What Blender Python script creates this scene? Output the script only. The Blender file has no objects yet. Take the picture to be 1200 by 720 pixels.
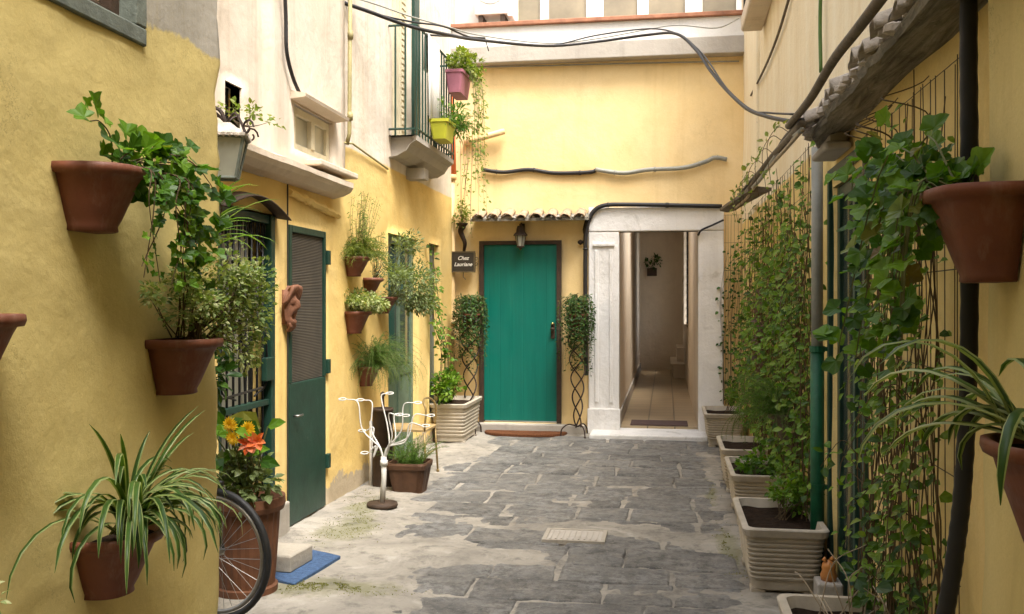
import bpy, math, random
from mathutils import Vector, noise, Matrix
R0 = random.Random(7)
sc = bpy.context.scene
COL = sc.collection
rad = math.radians

# ------------------------------------------------------------------ camera model (metres)
TH = rad(9.3); S = math.sin(TH); C = math.cos(TH); EYE = 1.45
def _d(u, v):
    a = (u-600)/1100; b = (355-v)/1100
    return (-S+a*C, C+a*S, b)
def on_x(u, v, X):
    d = _d(u, v); t = X/d[0]; return Vector((X, d[1]*t, EYE+d[2]*t))
def on_y(u, v, Y):
    d = _d(u, v); t = Y/d[1]; return Vector((d[0]*t, Y, EYE+d[2]*t))
def on_z(u, v, z=0):
    d = _d(u, v); t = (z-EYE)/d[2]; return Vector((d[0]*t, d[1]*t, z))

# ------------------------------------------------------------------ materials
def mat(name):
    m = bpy.data.materials.new(name); m.use_nodes = True
    nt = m.node_tree; nt.nodes.clear()
    out = nt.nodes.new('ShaderNodeOutputMaterial')
    bs = nt.nodes.new('ShaderNodeBsdfPrincipled')
    nt.links.new(bs.outputs[0], out.inputs[0])
    return m, nt, bs, out
def nd(nt, t, **k):
    n = nt.nodes.new(t)
    for a, b in k.items():
        if a in n.inputs: n.inputs[a].default_value = b
        else: setattr(n, a, b)
    return n
def lk(nt, a, b): nt.links.new(a, b)
def rgb(c): return (c[0], c[1], c[2], 1)
def mix(nt, f, a, b, mode='MIX'):
    n = nt.nodes.new('ShaderNodeMix'); n.data_type = 'RGBA'; n.blend_type = mode
    for sock, val in ((n.inputs[0], f), (n.inputs[6], a), (n.inputs[7], b)):
        if isinstance(val, (int, float)): sock.default_value = val
        elif isinstance(val, (tuple, list)): sock.default_value = rgb(val)
        else: nt.links.new(val, sock)
    return n.outputs[2]
def ramp(nt, f, a, b, c0=(0,0,0), c1=(1,1,1)):
    n = nt.nodes.new('ShaderNodeValToRGB')
    n.color_ramp.elements[0].position = a; n.color_ramp.elements[1].position = b
    n.color_ramp.elements[0].color = rgb(c0); n.color_ramp.elements[1].color = rgb(c1)
    nt.links.new(f, n.inputs[0]); return n.outputs[0]
def math_n(nt, op, a, b=0.0):
    n = nt.nodes.new('ShaderNodeMath'); n.operation = op
    for i, v in enumerate((a, b)):
        if isinstance(v, (int, float)): n.inputs[i].default_value = v
        else: nt.links.new(v, n.inputs[i])
    return n.outputs[0]
def coords(nt, scale=(1,1,1)):
    tc = nt.nodes.new('ShaderNodeTexCoord'); mp = nt.nodes.new('ShaderNodeMapping')
    mp.inputs['Scale'].default_value = scale
    nt.links.new(tc.outputs['Object'], mp.inputs[0]); return mp.outputs[0]
def noi(nt, co, scale, detail=6, rough=.6, dist=0.0):
    n = nd(nt, 'ShaderNodeTexNoise', Scale=scale, Detail=detail, Roughness=rough, Distortion=dist)
    nt.links.new(co, n.inputs['Vector']); return n.outputs[0]
def bump(nt, bs, h, strength, dist=.02, prev=None):
    b = nd(nt, 'ShaderNodeBump', Strength=strength, Distance=dist)
    nt.links.new(h, b.inputs['Height'])
    if prev: nt.links.new(prev, b.inputs['Normal'])
    nt.links.new(b.outputs[0], bs.inputs['Normal']); return b.outputs[0]

def plaster(name, c1, c2, stain=(.30,.20,.08), upper=None, patch=None, streak=.45, bmp=.35, peel=None):
    """limewash plaster; upper=(z, wobble, col, col2): another coat above a ragged line"""
    m, nt, bs, _ = mat(name)
    co = coords(nt); cs = coords(nt, (5, 5, .45))
    big = noi(nt, co, .9, 5, .6, .6); mid = noi(nt, co, 4.5, 8, .65); fine = noi(nt, co, 34, 6, .7)
    col = mix(nt, ramp(nt, big, .35, .68), c1, c2)
    col = mix(nt, math_n(nt, 'MULTIPLY', ramp(nt, mid, .45, .75), .35), col, tuple(x*.78 for x in c1))
    if patch:
        col = mix(nt, ramp(nt, noi(nt, co, 1.7, 7, .68, 1.2), .60, .66), col, patch)
    if upper:
        z, wob, u1, u2 = upper
        sep = nd(nt, 'ShaderNodeSeparateXYZ'); lk(nt, co, sep.inputs[0])
        zz = math_n(nt, 'ADD', sep.outputs[2], math_n(nt, 'MULTIPLY', math_n(nt, 'SUBTRACT', noi(nt, co, 5, 8, .7), .5), wob))
        f = ramp(nt, math_n(nt, 'SUBTRACT', zz, z-.5), .493, .507)
        ucol = mix(nt, ramp(nt, noi(nt, cs, 1.3, 7, .65), .38, .7), u1, u2)
        ucol = mix(nt, math_n(nt, 'MULTIPLY', ramp(nt, noi(nt, co, 11, 8, .75), .62, .70), .55), ucol, tuple(x*.62 for x in u2))
        col = mix(nt, f, col, ucol)
    st = ramp(nt, noi(nt, cs, 1.0, 8, .7, .3), .52, .78)
    col = mix(nt, math_n(nt, 'MULTIPLY', st, streak), col, stain)
    spk = ramp(nt, noi(nt, co, 60, 3, .6), .70, .76)
    col = mix(nt, math_n(nt, 'MULTIPLY', spk, .35), col, tuple(x*.55 for x in c1))
    if peel:
        sep2 = nd(nt, 'ShaderNodeSeparateXYZ'); lk(nt, co, sep2.inputs[0])
        zz = math_n(nt, 'ADD', sep2.outputs[2], math_n(nt, 'MULTIPLY', noi(nt, co, 4, 8, .7), -.55))
        f = ramp(nt, math_n(nt, 'ADD', zz, .5), .36, .38, (1,1,1), (0,0,0))
        col = mix(nt, f, col, peel)
    vo = nd(nt, 'ShaderNodeTexVoronoi', feature='DISTANCE_TO_EDGE', Scale=1.5)
    wv = nd(nt, 'ShaderNodeVectorMath', operation='ADD'); nz = nd(nt, 'ShaderNodeTexNoise', Scale=3.0, Detail=7.0, Roughness=.7); lk(nt, co, nz.inputs['Vector'])
    lk(nt, co, wv.inputs[0]); lk(nt, nz.outputs[1], wv.inputs[1]); lk(nt, wv.outputs[0], vo.inputs['Vector'])
    crk = math_n(nt, 'MULTIPLY', ramp(nt, vo.outputs['Distance'], .0, .006, (1,1,1), (0,0,0)), ramp(nt, noi(nt, co, 1.1, 4), .50, .60))
    col = mix(nt, math_n(nt, 'MULTIPLY', crk, .6), col, tuple(x*.35 for x in c1))
    grit = noi(nt, co, 140, 3, .8); col = mix(nt, math_n(nt, 'MULTIPLY', ramp(nt, grit, .35, .65), .18), col, tuple(x*.6 for x in c1))
    lk(nt, col, bs.inputs['Base Color'])
    bs.inputs['Roughness'].default_value = .92
    bs.inputs['Specular IOR Level'].default_value = .2
    n1 = bump(nt, bs, mid, bmp, .035)
    n2 = bump(nt, bs, big, bmp, .08, n1)
    n3 = bump(nt, bs, fine, bmp*.75, .006, n2)
    bump(nt, bs, math_n(nt, 'SUBTRACT', grit, crk), .22, .002, n3)
    return m
def paint(name, c, rough=.5, var=.25, bmp=.15, scale=9, metal=0, chip=None, spec=.4):
    m, nt, bs, _ = mat(name); co = coords(nt)
    n = noi(nt, co, scale, 7, .65)
    col = mix(nt, ramp(nt, n, .3, .75), tuple(x*(1-var) for x in c), tuple(min(1, x*(1+var*.6)) for x in c))
    if chip:
        col = mix(nt, ramp(nt, noi(nt, co, scale*2.2, 8, .75), .66, .69), col, chip)
    lk(nt, col, bs.inputs['Base Color']); bs.inputs['Roughness'].default_value = rough
    bs.inputs['Metallic'].default_value = metal; bs.inputs['Specular IOR Level'].default_value = spec
    bump(nt, bs, noi(nt, co, scale*3, 6, .7), bmp, .01)
    return m
def leafmat(name, cols, trans=.35, rough=.45, dead=False):
    m, nt, bs, out = mat(name)
    at = nd(nt, 'ShaderNodeAttribute', attribute_name='rnd')
    r = nt.nodes.new('ShaderNodeValToRGB'); el = r.color_ramp.elements
    el[0].position = 0; el[0].color = rgb(cols[0]); el[1].position = 1; el[1].color = rgb(cols[-1])
    for i, c in enumerate(cols[1:-1], 1):
        e = el.new(i/(len(cols)-1)); e.color = rgb(c)
    if dead:
        e = el.new(.955); e.color = rgb(cols[-1]); el[-1].color = rgb((.20,.13,.04)) if el[-1].position == 1 else el[-1].color
        for q in list(el)[1:-2]: q.position *= .95
    lk(nt, at.outputs['Fac'], r.inputs[0])
    col = mix(nt, math_n(nt, 'MULTIPLY', noi(nt, coords(nt), 55, 3), .45), r.outputs[0], tuple(x*.5 for x in cols[0]))
    lk(nt, col, bs.inputs['Base Color']); bs.inputs['Roughness'].default_value = rough
    bs.inputs['Specular IOR Level'].default_value = .25
    tr = nd(nt, 'ShaderNodeBsdfTranslucent')
    tcol = mix(nt, 1.0, col, (1.25, 1.35, .45), 'MULTIPLY'); lk(nt, tcol, tr.inputs[0])
    ms = nd(nt, 'ShaderNodeMixShader'); ms.inputs[0].default_value = trans
    lk(nt, bs.outputs[0], ms.inputs[1]); lk(nt, tr.outputs[0], ms.inputs[2]); lk(nt, ms.outputs[0], out.inputs[0])
    return m

M = {}
M['near_left'] = plaster('plaster_ochre_near', (.60,.47,.17), (.66,.54,.235), (.44,.33,.12), upper=(2.33,.16,(.44,.41,.36),(.30,.28,.24)), streak=.38, bmp=.22)  # ochre and the grey above it are the plaster's own colours
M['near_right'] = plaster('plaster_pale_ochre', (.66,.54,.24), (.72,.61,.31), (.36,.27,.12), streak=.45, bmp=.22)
M['left_low'] = plaster('plaster_yellow_left', (.77,.53,.17), (.80,.60,.25), (.50,.33,.12), upper=(2.63,.03,(.72,.66,.57),(.58,.49,.38)), streak=.30, bmp=.35, peel=(.45,.37,.26))
M['left_cream'] = plaster('plaster_cream_left', (.70,.61,.50), (.62,.51,.38), (.34,.26,.16), streak=.6, bmp=.3)
M['white_ledge'] = plaster('painted_ledge', (.66,.55,.42), (.72,.62,.50), (.34,.26,.16), streak=.5)
M['back'] = plaster('plaster_yellow_back', (.82,.60,.28), (.86,.67,.37), (.56,.38,.15), streak=.38, bmp=.2)
M['right'] = plaster('plaster_yellow_right', (.79,.58,.21), (.82,.64,.30), (.50,.34,.13), upper=(2.3,.04,(.82,.74,.56),(.76,.64,.43)), streak=.35, bmp=.35)
M['marble'] = plaster('worn_white_marble', (.82,.80,.77), (.74,.72,.69), (.46,.43,.38), streak=.5, bmp=.5, patch=(.58,.56,.52))
M['concrete'] = plaster('grey_concrete', (.46,.42,.36), (.38,.34,.29), (.2,.18,.15), streak=.5)
M['parapet'] = plaster('whitewashed_parapet', (.80,.78,.74), (.74,.71,.66), (.5,.44,.36), streak=.3)
M['passage'] = plaster('passage_plaster', (.76,.66,.52), (.66,.56,.43), (.42,.34,.24), streak=.35)
def canopy_mat():
    m, nt, bs, _ = mat('weathered_canopy_board'); co = coords(nt); cs = coords(nt, (16, 1.6, 16))
    n = noi(nt, cs, 1.0, 9, .7, 1.4); k = noi(nt, co, 6, 8, .7)
    col = mix(nt, ramp(nt, n, .36, .62), (.07,.06,.045), (.33,.30,.24))
    col = mix(nt, ramp(nt, k, .52, .66), col, (.15,.13,.09)); col = mix(nt, ramp(nt, noi(nt, co, 30, 6, .7), .62, .7), col, (.42,.39,.33))
    lk(nt, col, bs.inputs['Base Color']); bs.inputs['Roughness'].default_value = .95
    bump(nt, bs, n, .9, .03); return m
M['canopy'] = canopy_mat()
M['coping'] = paint('red_coping', (.36,.16,.09), .8, .35)
def teal_mat():
    m, nt, bs, _ = mat('teal_door_paint'); co = coords(nt); cs = coords(nt, (14, 14, .8))
    col = mix(nt, ramp(nt, noi(nt, cs, 1, 8, .7), .3, .75), (.002,.150,.108), (.0,.112,.082))
    col = mix(nt, math_n(nt, 'MULTIPLY', ramp(nt, noi(nt, co, 6, 9, .8), .60, .72), .5), col, (.03,.19,.145))
    col = mix(nt, ramp(nt, noi(nt, co, 34, 7, .8), .70, .74), col, (.02,.06,.045))
    lk(nt, col, bs.inputs['Base Color']); bs.inputs['Specular IOR Level'].default_value = .35
    lk(nt, ramp(nt, noi(nt, co, 4, 6), .3, .7, (.35,.35,.35), (.6,.6,.6)), bs.inputs['Roughness'])
    w = nd(nt, 'ShaderNodeTexWave', Scale=2.4); w.bands_direction = 'X'; w.wave_profile = 'SIN'; lk(nt, co, w.inputs[0])
    b = bump(nt, bs, ramp(nt, w.outputs[1], .0, .03), .35, .004); bump(nt, bs, noi(nt, cs, 3, 6), .25, .004, b); return m
M['teal'] = teal_mat()
M['green'] = paint('dark_green_paint', (.014,.048,.032), .45, .35, .2, 8, chip=(.10,.11,.08))
M['green_bright'] = paint('bright_green_paint', (.008,.105,.045), .5, .4, .4, 8, chip=(.10,.085,.06))
M['glass_door'] = paint('grey_green_door', (.13,.19,.13), .5, .3, .2)
M['greywood'] = paint('grey_green_wood', (.15,.17,.14), .7, .35, .4, 14, chip=(.28,.26,.2))
M['darkbrown'] = paint('dark_brown_frame', (.055,.032,.018), .7, .4, .4, 18)
M['iron'] = paint('rusty_iron', (.045,.026,.018), .6, .5, .4, 40, .3)
M['blackiron'] = paint('black_iron', (.012,.012,.012), .45, .4, .2, 30, .2)
M['white'] = paint('white_metal_paint', (.68,.66,.61), .5, .15, .2, 20, chip=(.35,.28,.2))
M['whitewood'] = paint('white_window_paint', (.80,.77,.70), .5, .08)
M['creamwood'] = paint('cream_window_paint', (.62,.55,.38), .6, .15)
def terra_mat():
    m, nt, bs, _ = mat('terracotta_plastic'); co = coords(nt); cs = coords(nt, (18, 18, 2.5))
    col = mix(nt, ramp(nt, noi(nt, co, 7, 7, .65), .3, .7), (.185,.060,.030), (.125,.042,.022))
    col = mix(nt, math_n(nt, 'MULTIPLY', ramp(nt, noi(nt, cs, 1.2, 8, .7), .52, .74), .45), col, (.27,.17,.12))
    col = mix(nt, math_n(nt, 'MULTIPLY', ramp(nt, noi(nt, co, 30, 8, .75), .60, .70), .5), col, (.07,.03,.018))
    lk(nt, col, bs.inputs['Base Color']); lk(nt, ramp(nt, noi(nt, co, 9, 6), .3, .7, (.42,.42,.42), (.75,.75,.75)), bs.inputs['Roughness']); bs.inputs['Specular IOR Level'].default_value = .35
    bump(nt, bs, noi(nt, co, 28, 6, .7), .18, .008); return m
M['terra'] = terra_mat()
M['terra2'] = paint('orange_terracotta', (.14,.056,.025), .7, .3, .3, 9)
M['tub'] = paint('brown_tub', (.095,.045,.022), .6, .35, .3, 9, chip=(.17,.10,.06))
M['mask'] = paint('mask_terracotta', (.20,.085,.045), .75, .35, .3, 22)
M['tile'] = paint('clay_roof_tile', (.44,.31,.20), .9, .4, .6, 16, chip=(.52,.48,.4))
M['tile_grey'] = paint('lichened_clay_tile', (.55,.48,.40), .9, .45, .7, 18, chip=(.28,.17,.11))
M['planter'] = paint('offwhite_planter', (.47,.41,.32), .7, .28, .25, 6, chip=(.30,.24,.17))
M['soil'] = paint('soil', (.035,.022,.014), 1, .6, 1, 45, spec=.1)
M['brass'] = paint('brass', (.6,.42,.15), .3, .2, .05, 20, 1)
M['gold'] = paint('gold_chair_paint', (.30,.21,.08), .4, .25, .1, 20, .3)
M['tan'] = paint('tan_seat', (.36,.25,.11), .7, .2)
M['rubber'] = paint('black_rubber', (.012,.012,.012), .6, .3)
M['steel'] = paint('dull_steel', (.28,.27,.25), .45, .2, .05, 20, 1)
M['cable'] = paint('black_cable', (.022,.02,.02), .5, .3)
M['cable_grey'] = paint('grey_cable', (.30,.30,.26), .6, .25)
M['cream_pipe'] = paint('cream_pipe', (.70,.50,.24), .6, .2)
M['orange_pipe'] = paint('orange_pipe', (.72,.18,.06), .55, .15)
M['pipe_brown'] = paint('weathered_pipe', (.13,.10,.065), .75, .45, .5, 14)
M['gas'] = paint('olive_pipe', (.33,.28,.12), .6, .3)
M['greencable'] = paint('green_cable', (.08,.16,.03), .5, .2)
M['blue_mat'] = paint('blue_mat', (.06,.115,.225), .95, .4, .8, 40, chip=(.13,.16,.2))
M['brown_mat'] = paint('brown_coir', (.16,.065,.03), 1, .45, 1, 70, spec=.1)
M['rubber_mat'] = paint('dark_threshold', (.10,.06,.055), .9, .3)
M['towel'] = paint('white_towel', (.82,.80,.75), .95, .05, .4, 30, spec=.1)
M['lime'] = paint('lime_pot', (.42,.42,.03), .5, .15)
M['mauve'] = paint('mauve_pot', (.36,.13,.17), .6, .2)
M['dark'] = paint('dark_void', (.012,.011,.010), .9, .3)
M['signboard'] = paint('slate_sign', (.035,.028,.018), .6, .35, .3, 12)
M['signframe'] = paint('sign_edge', (.10,.075,.035), .6, .4)
M['letter'] = paint('white_lettering', (.75,.72,.66), .6, .05)
M['stoneblk'] = plaster('pale_stone_block', (.42,.38,.31), (.34,.30,.24), (.3,.25,.18))
M['stem'] = paint('green_stem', (.12,.13,.04), .7, .3)
M['twig'] = paint('brown_twig', (.10,.065,.03), .85, .4)
M['drytwig'] = paint('dry_twig', (.42,.34,.24), .85, .3)
M['wire'] = paint('rusty_trellis_wire', (.10,.065,.04), .7, .4)
M['ceramic'] = paint('orange_ceramic', (.6,.24,.06), .35, .3)
M['yellowpetal'] = leafmat('yellow_petal', [(.75,.42,.01), (.85,.60,.03)], .3)
M['orangepetal'] = leafmat('orange_petal', [(.70,.09,.02), (.80,.22,.06), (.75,.30,.20)], .3)
M['ac'] = paint('white_casing', (.80,.79,.75), .5, .05)

def screen_mat(name, c1, c2, k=150, axis=2):
    m, nt, bs, _ = mat(name)
    w = nd(nt, 'ShaderNodeTexWave', Scale=k/6.28*1.0, Distortion=.25, Detail=2.0)
    w.wave_type = 'BANDS'; w.bands_direction = 'Z' if axis == 2 else 'Y'
    lk(nt, coords(nt), w.inputs['Vector'])
    f = ramp(nt, w.outputs[1], .35, .6)
    col = mix(nt, f, c1, c2)
    col = mix(nt, math_n(nt, 'MULTIPLY', ramp(nt, noi(nt, coords(nt), 5, 7), .4, .7), .4), col, tuple(x*.6 for x in c1))
    lk(nt, col, bs.inputs['Base Color']); bs.inputs['Roughness'].default_value = .8
    bump(nt, bs, w.outputs[1], .6, .006); return m
M['screen'] = screen_mat('woven_screen', (.022,.017,.011), (.10,.08,.052), 190)
M['mesh'] = screen_mat('window_mesh', (.10,.065,.035), (.26,.17,.09), 300)
def glass_mat(name, c, rough=.08):
    m, nt, bs, _ = mat(name); co = coords(nt)
    col = mix(nt, ramp(nt, noi(nt, co, 2.5, 4), .35, .7), c, tuple(x*.6 for x in c))
    lk(nt, col, bs.inputs['Base Color']); bs.inputs['Roughness'].default_value = rough
    bs.inputs['Specular IOR Level'].default_value = .6; bump(nt, bs, noi(nt, co, 3, 2), .05, .01); return m
M['glass'] = glass_mat('dark_glass', (.06,.075,.06))
M['glass_cream'] = glass_mat('curtained_glass', (.30,.25,.16), .45)
M['glass_dull'] = glass_mat('frosted_glass', (.42,.40,.30), .3)
M['lantern_glass'] = glass_mat('milky_lantern_glass', (.46,.46,.38), .3)

def stone_mat():
    m, nt, bs, _ = mat('basalt_paving')
    at = nd(nt, 'ShaderNodeAttribute', attribute_name='rnd'); co = coords(nt)
    r = ramp(nt, at.outputs['Fac'], 0, 1, (.030,.030,.030), (.105,.103,.098))
    n = noi(nt, co, 7, 9, .72, .5)
    col = mix(nt, ramp(nt, n, .42, .72), r, (.20,.19,.17))
    col = mix(nt, math_n(nt, 'MULTIPLY', ramp(nt, noi(nt, co, 2.2, 5), .42, .62), .45), col, (.115,.11,.102))
    col = mix(nt, ramp(nt, noi(nt, co, 38, 8, .8), .54, .66), col, (.26,.245,.215))
    col = mix(nt, ramp(nt, noi(nt, co, 30, 6, .7), .30, .40, (1,1,1), (0,0,0)), col, (.03,.029,.027))
    mo = math_n(nt, 'MULTIPLY', ramp(nt, noi(nt, co, 12, 9, .8, .4), .46, .56), ramp(nt, noi(nt, co, 1.9, 5, .6), .38, .58))
    col = mix(nt, math_n(nt, 'MULTIPLY', mo, .85), col, (.25,.245,.23))
    col = mix(nt, math_n(nt, 'MULTIPLY', ramp(nt, noi(nt, co, 7.5, 9, .8), .55, .62), .7), col, (.028,.027,.026))
    d1 = ramp(nt, noi(nt, co, 1.6, 9, .76, 1.0), .40, .62); d2 = ramp(nt, noi(nt, co, 13, 8, .75), .40, .62)
    col = mix(nt, math_n(nt, 'MULTIPLY', math_n(nt, 'MULTIPLY', d1, d2), 1.0), col, (.27,.25,.215))
    lk(nt, col, bs.inputs['Base Color'])
    lk(nt, ramp(nt, n, .3, .7, (.5,.5,.5), (.85,.85,.85)), bs.inputs['Roughness'])
    b = bump(nt, bs, noi(nt, co, 20, 9, .75), .9, .022); bump(nt, bs, noi(nt, co, 90, 4, .7), .5, .003, b); return m
MOSS = [(-1.98,5.75,.20,.42),(-2.08,6.35,.14,.4),(-1.62,4.55,.36,.14),(-1.85,4.5,.28,.16),(.36,5.6,.08,.6),(.33,7.4,.06,.5)]
def cement_mat():
    m, nt, bs, _ = mat('patched_cement'); co = coords(nt)
    a = noi(nt, co, 1.6, 8, .68, .8); b = noi(nt, co, 9, 9, .72)
    col = mix(nt, ramp(nt, a, .33, .66), (.37,.335,.275), (.21,.19,.158))
    col = mix(nt, ramp(nt, b, .52, .70), col, (.13,.12,.10))
    col = mix(nt, math_n(nt, 'MULTIPLY', ramp(nt, noi(nt, co, 3.1, 7, .7, 1.0), .56, .68), .75), col, (.40,.37,.32))
    col = mix(nt, ramp(nt, noi(nt, co, 55, 6, .75), .63, .72), col, (.13,.115,.095))
    moss = ramp(nt, noi(nt, co, 2.3, 6, .7), .60, .72); wobn = noi(nt, co, 5, 7, .7)
    for cx, cy, rx, ry in MOSS:
        v = nd(nt, 'ShaderNodeMapping'); v.vector_type = 'TEXTURE'; v.inputs['Location'].default_value = (cx, cy, 0); v.inputs['Scale'].default_value = (rx, ry, 9)
        lk(nt, co, v.inputs[0]); ln = nd(nt, 'ShaderNodeVectorMath', operation='LENGTH'); lk(nt, v.outputs[0], ln.inputs[0])
        q = math_n(nt, 'ADD', ln.outputs['Value'], math_n(nt, 'MULTIPLY', math_n(nt, 'SUBTRACT', wobn, .5), 2.6))
        moss = math_n(nt, 'MAXIMUM', moss, math_n(nt, 'MULTIPLY', ramp(nt, q, .55, 1.15, (1,1,1), (0,0,0)), 2.1))
    col = mix(nt, math_n(nt, 'MULTIPLY', moss, .27), col, (.14,.14,.05))
    dk = math_n(nt, 'MULTIPLY', ramp(nt, noi(nt, co, 2.6, 9, .78, .6), .53, .66), ramp(nt, noi(nt, co, 17, 8, .8), .36, .6))
    col = mix(nt, math_n(nt, 'MULTIPLY', dk, .8), col, (.085,.078,.066))
    lk(nt, col, bs.inputs['Base Color']); bs.inputs['Roughness'].default_value = .9
    n1 = bump(nt, bs, b, .5, .02); bump(nt, bs, noi(nt, co, 70, 6, .75), .6, .005, n1); return m
M['stone'] = stone_mat(); M['cement'] = cement_mat()
def floor_tile_mat():
    m, nt, bs, _ = mat('passage_floor_tiles'); co = coords(nt)
    b = nd(nt, 'ShaderNodeTexBrick', Scale=1.0); b.offset = 0
    b.inputs['Color1'].default_value = rgb((.52,.40,.24)); b.inputs['Color2'].default_value = rgb((.45,.34,.2))
    b.inputs['Mortar'].default_value = rgb((.17,.13,.08)); b.inputs['Mortar Size'].default_value = .008
    b.inputs['Brick Width'].default_value = .3; b.inputs['Row Height'].default_value = .3
    lk(nt, co, b.inputs['Vector'])
    col = mix(nt, math_n(nt, 'MULTIPLY', noi(nt, co, 4, 6), .4), b.outputs[0], (.2,.15,.1))
    lk(nt, col, bs.inputs['Base Color']); bs.inputs['Roughness'].default_value = .32; return m
M['floortile'] = floor_tile_mat()

M['leaf_ivy'] = leafmat('ivy_leaf', [(.03,.085,.008), (.085,.20,.012), (.20,.36,.03)], .42, .4, True)
M['leaf_var'] = leafmat('variegated_leaf', [(.09,.15,.035), (.22,.30,.09), (.42,.46,.20), (.60,.60,.34)])
M['leaf_dark'] = leafmat('dark_glossy_leaf', [(.018,.05,.010), (.04,.10,.016), (.09,.18,.03)], .3, .38, True)
M['leaf_vine'] = leafmat('vine_leaf', [(.035,.085,.008), (.10,.215,.016), (.18,.32,.03), (.28,.40,.07)], .4, .4, True)
M['leaf_yellow'] = leafmat('yellow_green_leaf', [(.10,.16,.02), (.20,.26,.04), (.32,.33,.08)], .4)
M['leaf_fern'] = leafmat('fern_needle', [(.05,.12,.02), (.10,.21,.03), (.19,.32,.05)], .35, .6)
M['leaf_sage'] = leafmat('sage_leaf', [(.09,.13,.05), (.18,.23,.09), (.28,.33,.15)])
M['blade'] = leafmat('spider_blade', [(.025,.06,.012), (.05,.11,.02), (.09,.17,.035)], .3, .35)
M['blade_edge'] = leafmat('spider_stripe', [(.20,.27,.08), (.40,.44,.20)], .3, .35)
M['leaf_red'] = leafmat('reddish_leaf', [(.08,.05,.03), (.16,.09,.05)], .3)
M['moss'] = leafmat('moss', [(.15,.155,.035), (.20,.20,.05), (.27,.26,.09)], .2, .9)

# ------------------------------------------------------------------ mesh builder
ORG = {}
class MB:
    def __init__(s): s.V = []; s.F = []; s.M = []; s.R = []
    def add(s, vs, fs, m=0, r=None):
        b = len(s.V); s.V.extend(tuple(v) for v in vs)
        r = R0.random() if r is None else r
        for f in fs: s.F.append([b+i for i in f]); s.M.append(m); s.R.append(r)
    def box(s, x0, x1, y0, y1, z0, z1, m=0):
        v = [(x,y,z) for x in (x0,x1) for y in (y0,y1) for z in (z0,z1)]
        s.add(v, [(0,1,3,2),(4,6,7,5),(0,4,5,1),(2,3,7,6),(0,2,6,4),(1,5,7,3)], m); return s
    def loft(s, loops, m=0, cap=(True, True), closed=True):
        n = len(loops[0]); v = [p for l in loops for p in l]; f = []
        for i in range(len(loops)-1):
            for j in range(n if closed else n-1):
                k = (j+1) % n; f.append((i*n+j, i*n+k, (i+1)*n+k, (i+1)*n+j))
        if cap[0]: f.append(tuple(range(n))[::-1])
        if cap[1]: f.append(tuple((len(loops)-1)*n+j for j in range(n)))
        s.add(v, f, m); return s
    def tube(s, pts, r, n=6, m=0, closed=False, taper=1.0):
        pts = [Vector(p) for p in pts]; N = len(pts)
        if N < 2: return s
        loops = []; up = Vector((0,0,1)); prev = None
        for i, p in enumerate(pts):
            if closed: t = pts[(i+1) % N]-pts[i-1]
            else: t = pts[min(i+1, N-1)]-pts[max(i-1, 0)]
            if t.length < 1e-9: t = Vector((0,0,1))
            t.normalize()
            if prev is None: a = t.cross(up) if abs(t.z) < .95 else t.cross(Vector((1,0,0)))
            else: a = prev - t*prev.dot(t)
            if a.length < 1e-6: a = t.orthogonal()
            a.normalize(); b = t.cross(a); prev = a
            rr = (r[i] if isinstance(r, (list, tuple)) else r*(1+(taper-1)*i/(N-1)))
            loops.append([p+a*math.cos(6.2832*k/n)*rr+b*math.sin(6.2832*k/n)*rr for k in range(n)])
        if closed: loops.append(loops[0])
        return s.loft(loops, m, (not closed, not closed))
    def lathe(s, prof, c=(0,0,0), n=20, m=0, cap=(True, True)):
        return s.loft([[(c[0]+r*math.cos(6.2832*k/n), c[1]+r*math.sin(6.2832*k/n), c[2]+z) for k in range(n)] for r, z in prof], m, cap)
    def build(s, name, mats, parent=None, smooth=False, loc=None, bevel=0):
        o = ORG.get(parent.name, Vector((0,0,0))) if parent else Vector(loc or (0,0,0))
        me = bpy.data.meshes.new(name)
        me.from_pydata([(v[0]-o.x, v[1]-o.y, v[2]-o.z) for v in s.V], [], s.F)
        for m_ in (mats if isinstance(mats, (list, tuple)) else [mats]):
            me.materials.append(M[m_] if isinstance(m_, str) else m_)
        me.polygons.foreach_set('material_index', s.M)
        at = me.attributes.new('rnd', 'FLOAT', 'FACE'); at.data.foreach_set('value', s.R)
        if smooth: me.polygons.foreach_set('use_smooth', [True]*len(s.F))
        me.update()
        ob = bpy.data.objects.new(name, me); COL.objects.link(ob)
        if parent: ob.parent = parent
        else: ob.location = o
        ORG[ob.name] = o
        if bevel:
            b = ob.modifiers.new('bevel', 'BEVEL'); b.width = bevel; b.segments = 2; b.limit_method = 'ANGLE'; b.angle_limit = rad(40)
        return ob
def thing(name, label, cat, loc=(0,0,0), group=None):
    o = bpy.data.objects.new(name, None); COL.objects.link(o); o.location = loc; o.empty_display_size = .1
    ORG[o.name] = Vector(loc); o['label'] = label; o['category'] = cat
    if group: o['group'] = group
    return o
def tag(o, label, cat, group=None):
    o['label'] = label; o['category'] = cat
    if group: o['group'] = group
    return o
def copy_tree(o, parent=None):
    c = o.copy(); COL.objects.link(c)
    if parent: c.parent = parent
    for ch in list(o.children): copy_tree(ch, c)
    return c
def kind(o, k): o['kind'] = k; return o
def spline(pts, n=8):
    P = [Vector(p) for p in pts]; P = [P[0]*2-P[1]]+P+[P[-1]*2-P[-2]]; out = []
    for i in range(1, len(P)-2):
        a, b, c, d = P[i-1:i+3]
        for k in range(n):
            t = k/n
            out.append(.5*((2*b)+(c-a)*t+(2*a-5*b+4*c-d)*t*t+(3*b-a-3*c+d)*t**3))
    out.append(P[-2]); return out

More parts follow.
